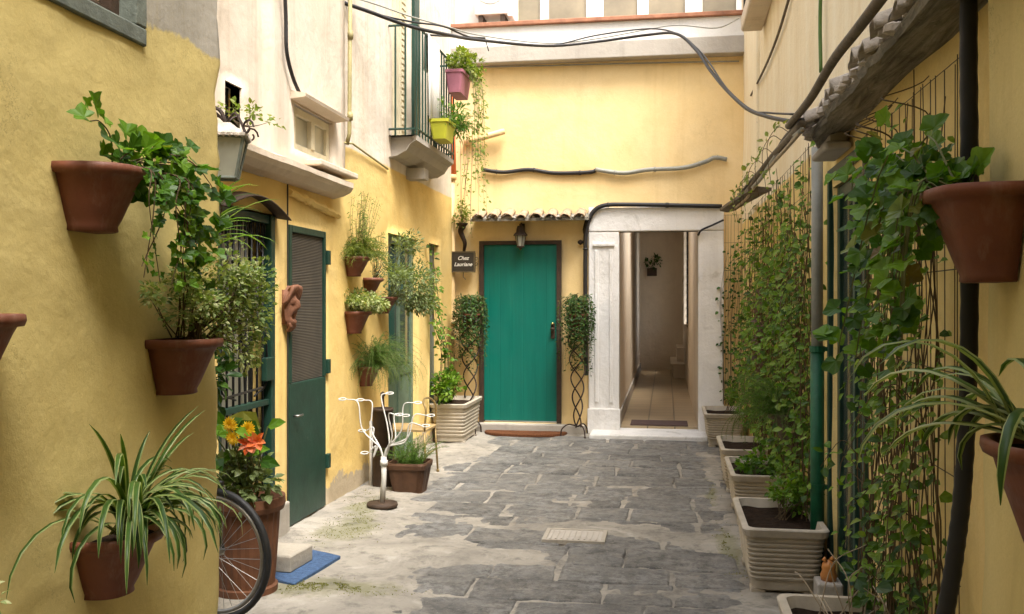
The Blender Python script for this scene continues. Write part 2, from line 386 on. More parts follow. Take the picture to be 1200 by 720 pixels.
# ---------------------------------------------------------------- wall sheets
def subdiv(vals, step):
    out = []
    for a, b in zip(vals, vals[1:]):
        n = max(1, int(math.ceil(abs(b-a)/step)))
        out += [a+(b-a)*i/n for i in range(n)]
    return out+[vals[-1]]
def prof(pts, step):
    out = []
    for a, b in zip(pts, pts[1:]):
        L = math.hypot(b[0]-a[0], b[1]-a[1]); n = max(1, int(math.ceil(L/step)))
        out += [(a[0]+(b[0]-a[0])*i/n, a[1]+(b[1]-a[1])*i/n) for i in range(n)]
    return out+[pts[-1]]
def sheet(mb, P, Z, holes=(), depth=(0,0), disp=None, m=0):
    """wall following plan profile P over heights Z; holes=[(x0,x1,y0,y1,z0,z1)] cut with reveals of vector depth"""
    n = len(P); idx = {}; vs = []; fs = []
    def vid(i, j):
        if (i, j) not in idx:
            p = Vector((P[i][0], P[i][1], Z[j]))
            if disp: p = p+Vector(disp(p))
            idx[(i, j)] = len(vs); vs.append(p)
        return idx[(i, j)]
    def hole(i, j):
        if not (0 <= i < n-1 and 0 <= j < len(Z)-1): return False
        x = (P[i][0]+P[i+1][0])/2; y = (P[i][1]+P[i+1][1])/2; z = (Z[j]+Z[j+1])/2
        return any(h[0] < x < h[1] and h[2] < y < h[3] and h[4] < z < h[5] for h in holes)
    for i in range(n-1):
        for j in range(len(Z)-1):
            if not hole(i, j): fs.append((vid(i,j), vid(i+1,j), vid(i+1,j+1), vid(i,j+1)))
            else:
                for (di, dj, a, b) in ((-1,0,(i,j),(i,j+1)), (1,0,(i+1,j),(i+1,j+1)), (0,-1,(i,j),(i+1,j)), (0,1,(i,j+1),(i+1,j+1))):
                    if not hole(i+di, j+dj):
                        A, B = vid(*a), vid(*b); q = len(vs)
                        vs.append(Vector(vs[A])+Vector((depth[0], depth[1], 0))); vs.append(Vector(vs[B])+Vector((depth[0], depth[1], 0)))
                        fs.append((A, B, q+1, q))
    mb.add(vs, fs, m); return mb
def wob(axis, amp, f=1.3, fine=.25):
    def g(p):
        d = amp*noise.noise(p*f)+amp*fine*noise.noise(p*f*5+Vector((9,3,1)))
        return (d,0,0) if axis == 'x' else (0,d,0)
    return g

# ---------------------------------------------------------------- foliage
def frame(d, up):
    d = d.normalized(); s = d.cross(up)
    if s.length < 1e-4: s = d.orthogonal()
    s.normalize(); return d, s, s.cross(d)
def palm(n, amp, notch):
    L = []
    for i in range(n):
        a = -math.pi/2+2*math.pi*i/n; q = abs(math.pi-2*math.pi*i/n)/math.pi      # q: 1 at the stalk, 0 at the tip
        r = .50*(1+amp*math.cos(5*(a-math.pi/2)))*(1-notch*max(0, q-.78)/.22)
        L.append((r*1.12*math.cos(a), .46+r*math.sin(a)))
    return L
LOBE = palm(20, .20, .55); GER = palm(25, .13, .6)
def leaf(mb, p, d, up, size, kindl='oval', w=.32, m=0, r=None):
    d, s, nrm = frame(d, up)
    P = lambda x, y, z: p+s*(x*size)+d*(y*size)+nrm*(z*size)
    r = R0.random() if r is None else r
    if kindl == 'oval':
        w *= R0.uniform(.75, 1.25); cu = R0.uniform(.02, .34)
        mb.add([P(0,0,0), P(-w,.35,w*.35), P(-w*.75,.72,w*.15-cu*.35), P(0,1,-cu), P(w*.75,.72,w*.15-cu*.35), P(w,.35,w*.35), P(0,.5,0)],
               [(0,6,2,1), (6,3,2), (0,5,4,6), (6,4,3)], m, r)
    elif kindl == 'needle':
        mb.add([P(-.05,0,0), P(.05,0,0), P(0,1,0)], [(0,1,2)], m, r)
    else:
        O = LOBE if kindl == 'lobe' else GER
        pts = [P(0,.35,-.03)]+[P(x, y, (.30*abs(x)+.05*math.sin(9*x+7*y+r*6))-.30*max(0, y-.5)-.1*x*r) for x, y in O]; n = len(O)
        mb.add(pts, [(0, 1+i, 1+(i+1) % n) for i in range(n)], m, r)
def rv(R): return Vector((R.gauss(0,1), R.gauss(0,1), R.gauss(0,1))).normalized()
def bush(fm, sm, base, c, rx, ry, rz, n, size, R, kindl='oval', w=.32, clumps=9, stems=8, droop=.2, stem_r=.003):
    base = Vector(base); c = Vector(c); cl = []
    for i in range(clumps):
        v = rv(R); q = R.uniform(.45, 1.0)
        cl.append((c+Vector((v.x*rx*q, v.y*ry*q, v.z*rz*q)), R.uniform(.22, .42), R.uniform(-.18, .18)))
    for i in range(max(stems, 1)):
        if sm is None: break
        e = cl[i % clumps][0]; mid = (base+e)/2+rv(R)*rx*.15
        sm.tube(spline([base+Vector((R.uniform(-.03,.03), R.uniform(-.03,.03), 0)), mid, e], 4), stem_r, 4, taper=.5)
    for i in range(n):
        q, cr, tint = R.choice(cl); v = rv(R)
        k = R.random()**.45
        p = q+Vector((v.x*rx*cr*2*k*.75, v.y*ry*cr*2*k*.75, v.z*rz*cr*2*k*.75))
        d = (p-base).normalized()*.6+v*.8+Vector((0,0,-droop))+rv(R)*.5
        leaf(fm, p, d, Vector((0,0,1))+rv(R)*.6, size*R.uniform(.6, 1.25), kindl, w, 0, min(1, max(0, R.random()*.75+.12+tint)))
def vine(fm, sm, pts, step, size, R, kindl='oval', w=.34, spread=.02, out=Vector((0,0,1)), r=.0025, n=5, dens=1.0):
    P = spline(pts, n); acc = 0
    if sm is not None: sm.tube(P, r, 4, taper=.6)
    for a, b in zip(P, P[1:]):
        L = (b-a).length; acc += L; t = (b-a).normalized() if L > 0 else Vector((0,0,1))
        while acc > step:
            acc -= step*R.uniform(.6, 1.4)
            if R.random() > dens: continue
            side = (t.cross(out)*R.choice((-1,1))+rv(R)*.8+out*R.uniform(0, .8)).normalized()
            p = a.lerp(b, R.random())+side*spread*R.random()
            leaf(fm, p, side+Vector((0,0,-.35)), out+Vector((0,0,.7))+rv(R)*.5, size*R.uniform(.55, 1.25), kindl, w)
def blade(mb, base, az, elev, L, width, R, fall=1.6, seg=9, kink=None):
    p = Vector(base); h = Vector((math.cos(az), math.sin(az), 0)); a = elev; rows = []
    side = Vector((-h.y, h.x, 0)); st = L/seg
    for i in range(seg+1):
        t = i/seg
        wd = width*(.55+.9*t)*(1-t)**.55 if t < 1 else .0006
        wd = max(wd, .0006); d = h*math.cos(a)+Vector((0,0,math.sin(a)))
        nn = side.cross(d)
        rows.append([p-side*wd-nn*wd*-.35, p-side*wd*.70, p+side*wd*.70, p+side*wd-nn*wd*-.35])
        p = p+d*st; a -= fall*st/L*(.35+1.4*t)
        if kink and abs(t-kink) < .5/seg: a -= 1.2
    r = R.random(); v = [q for row in rows for q in row]
    mid = [(i*4+1, i*4+2, i*4+6, i*4+5) for i in range(seg)]
    ed = [(i*4+j, i*4+j+1, i*4+j+5, i*4+j+4) for i in range(seg) for j in (0,2)]
    b = len(mb.V); mb.V.extend(tuple(q) for q in v)
    for f in mid: mb.F.append([b+k for k in f]); mb.M.append(0); mb.R.append(r)
    for f in ed: mb.F.append([b+k for k in f]); mb.M.append(1); mb.R.append(r)
def fern(fm, sm, base, n, L, R, az=(0, 6.283), elev=(.5, 1.4), fall=1.8, nl=.02, dens=34, rbase=.04):
    for i in range(n):
        a = R.uniform(*az); e = R.uniform(*elev); h = Vector((math.cos(a), math.sin(a), 0))
        p = Vector(base)+Vector((R.uniform(-rbase,rbase), R.uniform(-rbase,rbase), 0)); ln = L*R.uniform(.55, 1.15); pts = [p]
        for k in range(10):
            d = h*math.cos(e)+Vector((0,0,math.sin(e))); p = p+d*ln/10+rv(R)*ln*.008; e -= fall/10*(.4+k*.12); pts.append(p)
        sm.tube(pts, .0014, 3, taper=.5)
        for k in range(dens):
            t = (k+1)/dens*9.99; i0 = min(int(t), 9); q = pts[i0].lerp(pts[i0+1], t-i0)
            d = (pts[i0+1]-pts[i0]).normalized()
            for s_ in range(3):
                dd = d*.5+rv(R)
                leaf(fm, q, dd, rv(R), nl*R.uniform(.6, 1.3)*(1.15-.5*k/dens), 'needle')

# ================================================================== THE PLACE
XL, XR, YB = -2.38, .82, 10.45
# ---------------- ground
kind(MB().box(-40, 40, -30, 50, -.6, -.05).build('ground', 'cement'), 'structure')
BL = [(-2.1,5.0,.42,1.2,.026),(-2.15,6.9,.28,1.5,.026),(-1.35,5.35,.52,.36,.018),(-.6,6.05,.55,.22,.018),(.3,5.75,.32,.22,.022),
      (-.85,5.30,.34,.16,.017),(.40,8.2,.10,2.0,.014),(-1.9,8.8,.26,.7,.020),(-1.25,7.0,.35,.18,.010),(-.2,10.35,1.1,.20,.03),
      (-1.65,4.4,.46,.5,.020),(-1.6,6.2,.26,.3,.010),(.62,5,.25,3,.016),(-.3,7.4,.22,.16,.010),(-2.2,9.6,.3,1.1,.02),(-1.75,5.9,.2,.25,.016),(-.1,4.75,.3,.10,.012)]
def cement_h(x, y):
    h = -.008+.009*noise.noise(Vector((x*1.7, y*1.7, 3)))+.010*noise.noise(Vector((x*6, y*5, 8)))+.007*noise.noise(Vector((x*15, y*13, 1)))
    for cx, cy, rx, ry, a in BL:
        q = ((x-cx)/rx)**2+((y-cy)/ry)**2
        if q < 6: h += a*math.exp(-q**1.5)
    return h
mb = MB(); xs = subdiv([-4.2, -2.6], .2)[:-1]+subdiv([-2.6, .95], .028)+subdiv([.95, 1.2], .2)[1:]
ys = subdiv([-3, 2.6], .3)[:-1]+subdiv([2.6, 10.6], .035)
mb.add([(x, y, min(cement_h(x, y), .019-.012*math.exp(-((x+2.05)/.35)**4-((y-4.95)/.4)**4))) for y in ys for x in xs], [(j*len(xs)+i, j*len(xs)+i+1, (j+1)*len(xs)+i+1, (j+1)*len(xs)+i) for j in range(len(ys)-1) for i in range(len(xs)-1)])
kind(mb.build('courtyard_ground', 'cement', smooth=True), 'structure')
mb = MB(); R = random.Random(12); y = 2.4; row = 0
while y < 10.3:
    dp = R.uniform(.27, .46); x = -2.5+R.uniform(-.3, 0); sk = R.uniform(-.03, .03)
    while x < .9:
        wd = R.uniform(.32, .66); g = .006
        if not (x+wd/2 < -1.75 and R.random() < .8):
            zt = R.uniform(-.004, .004); tx = R.uniform(-.006, .006); ty = R.uniform(-.006, .006)
            j = lambda: R.uniform(-.014, .014)
            cs = [(x+g+j(), y+g+sk+j()), (x+wd-g+j(), y+g-sk*.3+j()), (x+wd-g+j(), y+dp-g-sk*.3+j()), (x+g+j(), y+dp-g+sk+j())]
            # outline with rough chipped edges
            out = []
            for a, b in zip(cs, cs[1:]+cs[:1]):
                for k in range(6):
                    t = k/6; px = a[0]+(b[0]-a[0])*t; py = a[1]+(b[1]-a[1])*t
                    out.append((px+.012*noise.noise(Vector((px*9, py*9, row))), py+.012*noise.noise(Vector((px*9, py*9, row+5)))))
            cx = sum(p[0] for p in out)/len(out); cy = sum(p[1] for p in out)/len(out)
            H = lambda p, dz: zt+dz+tx*(p[0]-cx)/.3+ty*(p[1]-cy)/.3
            loops = [[(p[0], p[1], -.06) for p in out], [(p[0], p[1], H(p, -.014)) for p in out]]
            for sc_, dz in ((.975, -.004), (.94, .001), (.5, .003)):
                loops.append([(cx+(p[0]-cx)*sc_, cy+(p[1]-cy)*sc_, H(p, dz)) for p in out])
            mb.loft(loops, 0, (False, True))
            r = R.random()
            for k in range(len(out)*4+1): mb.R[-1-k] = r
        x += wd
    y += dp; row += 1
kind(mb.build('stone_paving', 'stone', smooth=False), 'structure')
# moss between the stones: nobody could count it
mb = MB(); R = random.Random(3)
for cx, cy, rx, ry, n in ((-1.98,5.75,.16,.32,2600),(-2.08,6.35,.10,.35,1200),(-1.62,4.55,.24,.08,2600),(-1.85,4.5,.2,.10,1200),(.36,5.6,.05,.5,900),(.33,7.4,.04,.5,500),(-.62,10.2,.14,.06,260),(-2.25,6.75,.08,.3,400)):
    for i in range(n):
        x = cx+R.gauss(0,.5)*rx*1.2; y = cy+R.gauss(0,.5)*ry*1.2
        if x < XL+.02 or noise.noise(Vector((x*9,y*9,4)))+.5*noise.noise(Vector((x*22,y*22,4))) < -.02: continue
        leaf(mb, Vector((x, y, min(cement_h(x, y), .019)-.002 if x < -1.2 else max(cement_h(x, y), -.004))), Vector((R.uniform(-1,1), R.uniform(-1,1), R.uniform(.2,1.4))), rv(R), R.uniform(.004,.009), 'needle' if R.random()<.4 else 'oval', .4)
kind(mb.build('moss', 'moss'), 'stuff')

# ---------------- near left house
h = thing('house', 'shaded ochre plaster house filling the near left edge, terracotta pots along its wall', 'house', (-1.6, 3.2, 0))
def dl(p):
    d = .012*noise.noise(p*1.1)+.006*noise.noise(p*4)+.003*noise.noise(p*11)
    e = max(0, 1-abs(p.y-3.19)/.05); q = .010*noise.noise(p*7)+.005*noise.noise(p*21)
    return (d+q*e, q*e*1.2, 0)
P = prof([(-1.6,-9),(-1.6,1.0)], .5)[:-1]+prof([(-1.6,1.0),(-1.6,1.92)], .06)[:-1]+prof([(-1.6,1.92),(-1.6,2.68)], .06)[:-1]+prof([(-1.6,2.68),(-1.6,3.17)], .03)[:-1]+prof([(-1.6,3.17),(-1.606,3.19),(-1.622,3.2)], .03)[:-1]+prof([(-1.622,3.2),(-3.6,3.2)], .25)
Z = subdiv([-.05, 2.26], .05)[:-1]+subdiv([2.26, 3.3], .06)[:-1]+subdiv([3.3, 7.5], .4)
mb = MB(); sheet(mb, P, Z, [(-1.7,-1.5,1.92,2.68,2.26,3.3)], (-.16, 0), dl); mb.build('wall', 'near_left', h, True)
MB().box(-3.6, -1.75, -9, 3.05, 7.3, 7.5).build('roof', 'concrete', h)
mb = MB(); n_ = 14   # unseen vault behind the camera, added to darken the near walls
mb.loft([[(-1.62+2.4*k/n_, y_, 3.3+.55*math.sin(math.pi*k/n_)) for k in range(n_+1)]+[(.78, y_, 7.2), (-1.62, y_, 7.2)] for y_ in (-9, -2.6)]); mb.build('added_shade_vault', 'near_left', h)
MB().box(-1.6,.75,-9.3,-9.0,-.05,4).build('added_rear_blocker', 'near_left', h)  # unseen wall, added to stop light coming in from behind
w = MB()
w.box(-1.66,-1.592,1.9,2.70,2.245,2.30); w.box(-1.66,-1.592,2.64,2.70,2.30,3.3); w.box(-1.66,-1.592,1.9,1.96,2.30,3.3)
f = w.build('window', 'greywood', h, bevel=.006)
w = MB(); w.box(-1.69,-1.65,1.96,2.64,2.30,2.335); w.box(-1.69,-1.65,2.60,2.64,2.335,3.3); w.box(-1.69,-1.65,2.30,2.33,2.335,3.3); w.build('sash', 'darkbrown', f)
MB().box(-1.71,-1.695,1.96,2.64,2.30,3.3).build('screen', 'mesh', f)

# ---------------- left house
h = thing('house', 'long yellow house with barred gate, screen door and cream upper floor', 'house', (XL, 7.5, 0))
GY0, GY1 = 4.72, 5.46
ysb = [4.5, GY0, 4.78, 4.98, GY1, 5.68, 6.33, 7.88, 8.84, 9.30, 9.75, YB+.02]
P = prof([(XL, a) for a in ysb], .12)
P = prof([(-3.6, 4.5), (XL, 4.5)], .3)[:-1]+P
zb = [-.05, .02, .22, .30, 1.95, 1.99, 2.02, 2.06, 2.43, 2.66, 2.72, 2.9, 2.92]
Z = subdiv(zb, .12)[:-1]+subdiv([2.92, 3.9], .3)[:-1]+subdiv([3.9, 6.4], .5)
holes = [(-2.5,-2.3,GY0,GY1,.22,1.99),(-2.5,-2.3,5.68,6.33,.02,1.95),(-2.5,-2.3,5.68,6.33,2.43,2.72),(-2.5,-2.3,4.78,4.98,2.43,2.66),(-2.5,-2.3,7.88,8.84,.02,2.06),(-2.5,-2.3,9.30,9.75,.30,2.06),
         (-2.5,-2.3,7.88,9.75,2.92,7.0) if False else (9,9,9,9,9,9)]
def dleft(p):
    e = .016*noise.noise(p*.9)+.006*noise.noise(p*3.3)+.003*noise.noise(p*9)
    return (e, 0, 0) if p.x > -2.5 else (0,0,0)
mb = MB(); sheet(mb, P, Z, holes, (-.14, 0), dleft); mb.build('wall', 'left_low', h, True)
MB().box(-3.8,-2.56,4.3,10.5,6.3,6.45).build('roof', 'concrete', h)
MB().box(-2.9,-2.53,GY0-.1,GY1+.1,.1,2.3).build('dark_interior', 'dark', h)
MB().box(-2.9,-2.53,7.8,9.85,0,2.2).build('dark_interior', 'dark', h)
# cream upper storey block standing 14 cm proud behind the lantern
mb = MB(); Pn = prof([(-2.62,4.5),(-2.50,4.5),(-2.50,5.28),(XL+.035,5.28),(XL+.035,6.62)], .1); Zn = subdiv([2.30,2.5,2.78,3.4], .08)[:-1]+subdiv([3.4,6.4], .5)
mb.box(XL-.1, XL+.02, 4.5, 5.28, 2.2, 2.34)
Pn = prof([(XL+.012,4.5),(XL+.012,4.78),(XL+.012,4.98),(XL+.012,5.27),(XL+.05,5.285),(XL+.05,5.66),(XL+.05,6.36),(XL+.05,6.62),(XL-.02,6.625)], .1)
Zn = subdiv([2.32,2.43,2.66,2.72,3.4], .08)[:-1]+subdiv([3.4,6.4], .5)
sheet(mb, Pn, Zn, [(-2.5,-2.2,5.66,6.36,2.43,2.72),(-2.5,-2.36,4.78,4.98,2.43,2.66)], (-.07, 0), wob('x', .012)); mb.build('upper_wall', 'left_cream', h, True)
MB().box(XL-.07,XL-.06,4.76,5.0,2.41,2.68).build('small_window', 'dark', h)
# ledge moulding
pr = [(0,2.20),(.10,2.22),(.15,2.25),(.17,2.28),(.17,2.315),(.13,2.33),(0,2.36)]
mb = MB(); mb.loft([[(XL-.02+a, y_, z_+.008*noise.noise(Vector((a*9,y_*4,z_*9)))) for a, z_ in pr] for y_ in subdiv([4.5, 6.52], .08)]); mb.build('ledge', 'white_ledge', h)
# small cream window and its hood
f = MB().box(XL-.01,XL+.035,5.68,5.73,2.43,2.71).box(XL-.01,XL+.035,6.28,6.33,2.43,2.71).box(XL-.01,XL+.035,5.73,6.28,2.66,2.71).box(XL-.01,XL+.035,5.73,6.28,2.43,2.475).box(XL-.01,XL+.045,5.975,6.035,2.475,2.66).build('window', 'creamwood', h, bevel=.004)
MB().box(XL-.005,XL+.012,5.73,5.975,2.475,2.66).box(XL-.005,XL+.012,6.035,6.28,2.475,2.66).build('pane', 'glass_dull', f)
MB().loft([[(XL,y_,2.73),(XL+.15,y_,2.745),(XL+.155,y_,2.765),(XL,y_,2.80)] for y_ in (5.6,6.0,6.42)]).build('window_hood', 'white_ledge', h)
MB().box(XL,XL+.16,5.85,6.6,2.352,2.392).build('window_sill', 'white_ledge', h, bevel=.008)
# ragged plaster trim under the ledge
mb = MB(); mb.tube([(XL+.02+.01*noise.noise(Vector((i*.7,1,1))), 5.66+i*.05, 2.155-.004*i+.012*noise.noise(Vector((i*.9,5,1)))) for i in range(19)], [.022+.014*abs(noise.noise(Vector((i*1.3,2,2)))) for i in range(19)], 6); mb.build('plaster_moulding', 'left_low', h)
# stone plinth under the gate
MB().box(XL-.02,XL+.05,4.55,5.6,-.03,.205).build('plinth', 'concrete', h, bevel=.01)
# barred gate
g = MB(); g.box(XL-.05,XL-.0,GY0,GY0+.05,.22,1.98); g.box(XL-.05,XL+.012,GY1-.06,GY1,.22,1.985); g.box(XL-.05,XL,GY0+.05,GY1-.06,.22,.27); g.box(XL-.05,XL,GY0+.05,GY1-.06,.83,.865); g.box(XL-.05,XL,GY0+.05,GY1-.06,1.93,1.98)
g = g.build('gate', 'green', h, bevel=.004)
b = MB()
for i in range(8):
    yy = GY0+.09+i*.078; b.tube([(XL-.025,yy,.27),(XL-.025,yy,1.94)], .0075, 6)
    b.tube([(XL-.025,yy-.02,1.83),(XL-.02,yy-.024,1.9),(XL-.02,yy,1.96)], .004, 5); b.tube([(XL-.025,yy+.02,1.83),(XL-.02,yy+.024,1.9),(XL-.02,yy,1.96)], .004, 5)
    b.lathe([(.004,-.02),(.013,0),(.004,.02)], (XL-.025,yy,1.68), 8)
b.build('bars', 'blackiron', g, True)
b = MB(); cy = (GY0+GY1)/2
for s_ in (-1, 1):
    b.tube(spline([(XL-.012,cy+s_*.3,1.62),(XL-.012,cy+s_*.2,1.58),(XL-.012,cy+s_*.08,1.38),(XL-.012,cy+s_*.02,1.1),(XL-.012,cy,.88)], 6), .007, 6)
    b.tube(spline([(XL-.012,cy+s_*.28,1.3),(XL-.012,cy+s_*.30,.98),(XL-.012,cy+s_*.12,.9)], 6), .006, 6)
    b.tube([(XL-.012,cy+s_*.22+.05*math.cos(t*.6)*(1-t/14), 1.78+.05*math.sin(t*.6)*(1-t/14)) for t in range(13)], .005, 5)
    b.tube([(XL-.012,cy+s_*.25+.06*math.cos(t*.6)*(1-t/14), .5+.06*math.sin(t*.6)*(1-t/14)) for t in range(13)], .006, 5)
b.build('scrollwork', 'blackiron', g, True)
MB().box(XL-.005,XL+.03,GY1-.17,GY1-.04,.98,1.12).build('lock_box', 'green', g, bevel=.006)
MB().box(XL-.065,XL-.055,GY0+.02,GY1-.24,.25,1.97).build('curtain', 'glass_dull', g)
# arched metal rain hood over the gate
mb = MB(); loops = []
for i in range(13):
    t = i/12; yy = GY0-.08+t*(GY1-GY0+.12); zz = 1.975+.10*math.sin(math.pi*t)
    loops.append([(XL,yy,zz+.012),(XL+.10,yy,zz-.012),(XL+.10,yy,zz-.02),(XL,yy,zz-.004)])
mb.loft(loops); mb.build('rain_hood', 'darkbrown', h, True)
# screen door
d = MB().box(XL-.03,XL+.012,5.68,6.33,.02,.93).build('screen_door', 'green', h, bevel=.005)
MB().box(XL-.03,XL+.014,5.68,5.72,.932,1.95).box(XL-.03,XL+.014,6.295,6.33,.932,1.95).box(XL-.03,XL+.014,5.72,6.295,1.905,1.95).build('frame', 'green', d, bevel=.004)
MB().box(XL-.02,XL-.002,5.72,6.295,.932,1.905).build('screen_panel', 'screen', d)
for z_ in (.28, .95, 1.72):
    MB().box(XL+.0,XL+.03,6.335,6.385,z_,z_+.10).build('hinge', 'green', d, bevel=.004)
mb = MB(); mb.lathe([(.02,0),(.02,.012),(.008,.014)], (0,0,0), 12)
mb = MB(); mb.tube([(XL+.014,5.74,.72),(XL+.045,5.74,.72),(XL+.045,5.82,.72)], .008, 8); mb.build('handle', 'steel', d, True)
MB().tube([(XL+.02,5.63,-.02),(XL+.02,5.63,2.2)], .005, 6).build('door_wire', 'cable', h)
# glazed double door further along
d = MB()
for a, b_ in ((7.88,7.95),(8.33,8.39),(8.77,8.84)): d.box(XL-.09,XL-.04,a,b_,.02,2.06)
for a, b_ in ((7.95,8.33),(8.39,8.77)):
    for z0, z1 in ((.02,.12),(.78,.86),(1.98,2.06)): d.box(XL-.085,XL-.045,a,b_,z0,z1)
d = d.build('glazed_door', 'glass_door', h, bevel=.004)
for a, b_ in ((7.95,8.33),(8.39,8.77)): MB().box(XL-.075,XL-.06,a,b_,.86,1.98).build('pane', 'glass', d)
for a, b_ in ((7.95,8.33),(8.39,8.77)): MB().box(XL-.075,XL-.055,a,b_,.12,.78).build('door_panel', 'glass_door', d)
MB().box(XL-.13,XL+.02,7.84,8.88,-.02,.018).build('threshold', 'concrete', h)
mb = MB().box(XL-.11,XL-.06,9.30,9.75,.30,2.06); mb = mb.build('narrow_shutter', 'greywood', h)
# balcony
bl = MB()
YA, YZ, XO = 7.86, 9.35, -2.13
bp = [(0,2.72),(.08,2.73),(.16,2.77),(.20,2.83),(.25,2.86),(.25,2.905),(0,2.905)]
bl.loft([[(XL+a*k, y_, z_) for a, z_ in bp] for y_, k in ((YA+.1,.75),(YA+.02,1),(YZ-.02,1),(YZ+.03,.9))]); bl = bl.build('balcony', 'concrete', h)
MB().box(XL,XL+.17,8.45,8.62,2.60,2.70).build('corbel', 'concrete', bl)
rl = MB()
for z_ in (2.96, 3.86):
    rl.tube([(XL,YA+.03,z_),(XO,YA+.03,z_),(XO,YZ-.03,z_),(XL,YZ-.03,z_)], .011, 6)
for i in range(15):
    yy = YA+.03+i*(YZ-YA-.06)/14; rl.tube([(XO,yy,2.90),(XO,yy,3.86)], .0085, 6)
for xx in (XL+.06, XL+.15): rl.tube([(xx,YA+.03,2.90),(xx,YA+.03,3.86)], .0085, 6); rl.tube([(xx,YZ-.03,2.90),(xx,YZ-.03,3.86)], .0085, 6)
rl.build('railing', 'green', bl)
for a, b_ in ((8.0,8.09),(8.12,8.34),(8.62,8.80)):
    s_ = MB(); s_.box(XL-.0,XL+.035,a,b_,2.91,5.2)
    if b_-a > .2:
        for k in range(38): s_.box(XL+.037,XL+.047,a+.05,b_-.05,3.0+k*.055,3.035+k*.055)
    s_.build('shutter', 'green' if a > 8.5 else 'creamwood', h)

# ---------------- back house
h = thing('house', 'back house across the alley end with green door and white marble portal', 'house', (-.8, YB, 0))
pd0, pd1, pz0, pz1 = on_y(563,283,YB).x, on_y(657,497,YB).x, .10, on_y(563,283,YB).z
ja, jb, jc, jd = on_y(690,300,YB).x, on_y(726,300,YB).x, on_y(818,300,YB).x, on_y(846,300,YB).x
pt, lt = on_y(725,272,YB).z, on_y(760,243,YB).z
led0, led1, cop = on_y(865,66,YB).z, on_y(700,53,YB).z, on_y(700,31,YB).z
P = prof([(XL-.02,YB),(pd0,YB),(pd1,YB),(jb,YB),(jc,YB),(XR+.02,YB)], .12)
Z = subdiv([-.05,.10,pz1,pt,led0], .12)[:-1]+[led0, led1, cop]
mb = MB(); sheet(mb, P, Z, [(pd0,pd1,YB-.1,YB+.1,.1,pz1),(jb,jc,YB-.1,YB+.1,-.1,pt)], (0,.12), wob('y', .014, 1.0)); mb.build('wall', 'back', h, True)
MB().box(XL-.02,XR+.01,YB-.16,YB+.4,led0,led1-.002).build('terrace_slab', 'concrete', h, bevel=.01)
MB().box(XL-.02,XR+.01,YB-.145,YB-.02,led1,cop).build('parapet', 'parapet', h)
MB().box(XL-.02,XR+.01,YB-.19,YB+.02,cop+.002,cop+.05).build('coping', 'coping', h, bevel=.008)
mb = MB(); P2 = prof([(XL-.6,YB+.25),(XR+.3,YB+.25)], .4); wx = []
for a, b_ in ((604,636),(640,690),(704,750),(757,806),(820,866)):
    wx.append((on_y(a,10,YB+.25).x, on_y(b_,10,YB+.25).x))
P2 = [(XL-.6,YB+.25)]+[(q,YB+.25) for p in wx for q in p]+[(XR+.3,YB+.25)]
sheet(mb, P2, [cop-.5, cop+.06, 6.4, 7.4], [(a,b_,YB,YB+.5,cop+.06,6.4) for a, b_ in wx], (0,.06)); mb.build('upper_wall', 'parapet', h)
for a, b_ in wx:
    f = MB(); f.box(a,a+.03,YB+.245,YB+.29,cop+.06,6.4); f.box(b_-.03,b_,YB+.245,YB+.29,cop+.06,6.4); f.box(a+.03,b_-.03,YB+.245,YB+.29,cop+.06,cop+.12); f.box(a+.03,b_-.03,YB+.245,YB+.29,6.34,6.4)
    f = f.build('window', 'whitewood', h); MB().box(a+.03,b_-.03,YB+.27,YB+.285,cop+.12,6.34).build('pane', 'glass_cream', f)
# green door
f = .042
d = MB().box(pd0+f,pd1-f,YB-.0,YB+.05,.12,pz1-f).build('door', 'teal', h, bevel=.004)
mb = MB(); mb.box(pd0-.01,pd0+f,YB-.03,YB+.06,.1,pz1); mb.box(pd1-f,pd1+.01,YB-.03,YB+.06,.1,pz1); mb.box(pd0+f,pd1-f,YB-.03,YB+.06,pz1-f,pz1); mb.build('door_frame', 'darkbrown', h)
hx = on_y(648,388,YB).x; hz = on_y(648,388,YB).z
mb = MB(); mb.box(hx-.022,hx+.022,YB-.012,YB-.001,hz-.085,hz+.085); mb.lathe([(.001,-.02),(.02,-.012),(.026,.002),(.02,.016),(.001,.022)], (hx,YB-.045,hz+.02), 14); mb.tube([(hx,YB-.01,hz+.02),(hx,YB-.04,hz+.02)], .009, 8)
mb.build('handle', 'darkbrown', d, bevel=.003); mb = MB(); mb.lathe([(.001,-.016),(.016,-.01),(.018,0),(.001,.014)], (hx,YB-.03,hz+.085), 12); mb.build('lock', 'brass', d, True)
MB().box(pd0-.12,ja-.03,YB-.14,YB-.018,-.05,.098).build('door_step', 'concrete', h, bevel=.01)
# marble portal
def jamb(x0, x1):
    m_ = MB(); m_.box(x0,x1,YB-.05,YB+.13,-.02,pt-.002)
    return m_.build('portal_jamb', 'marble', h, bevel=.012)
jl = jamb(ja, jb)
m_ = MB(); xa, xb = ja+.09, jb-.09
m_.box(ja+.05,jb-.05,YB-.075,YB-.048,pt-.16,pt-.125); m_.box(xa-.02,xa+.02,YB-.066,YB-.048,.35,pt-.20); m_.box(xb-.02,xb+.02,YB-.066,YB-.048,.35,pt-.20); m_.box(ja-.01,jb+.01,YB-.08,YB-.048,-.02,.28); m_.build('carved_panel', 'marble', jl, bevel=.006)
jamb(jc, jd+.02)
MB().box(ja,jd+.02,YB-.055,YB+.13,pt,lt).build('portal_lintel', 'marble', h, bevel=.012)
MB().box(jb-.3,jd+.05,YB-.45,YB+.13,-.05,.05).build('portal_step', 'marble', h, bevel=.015)
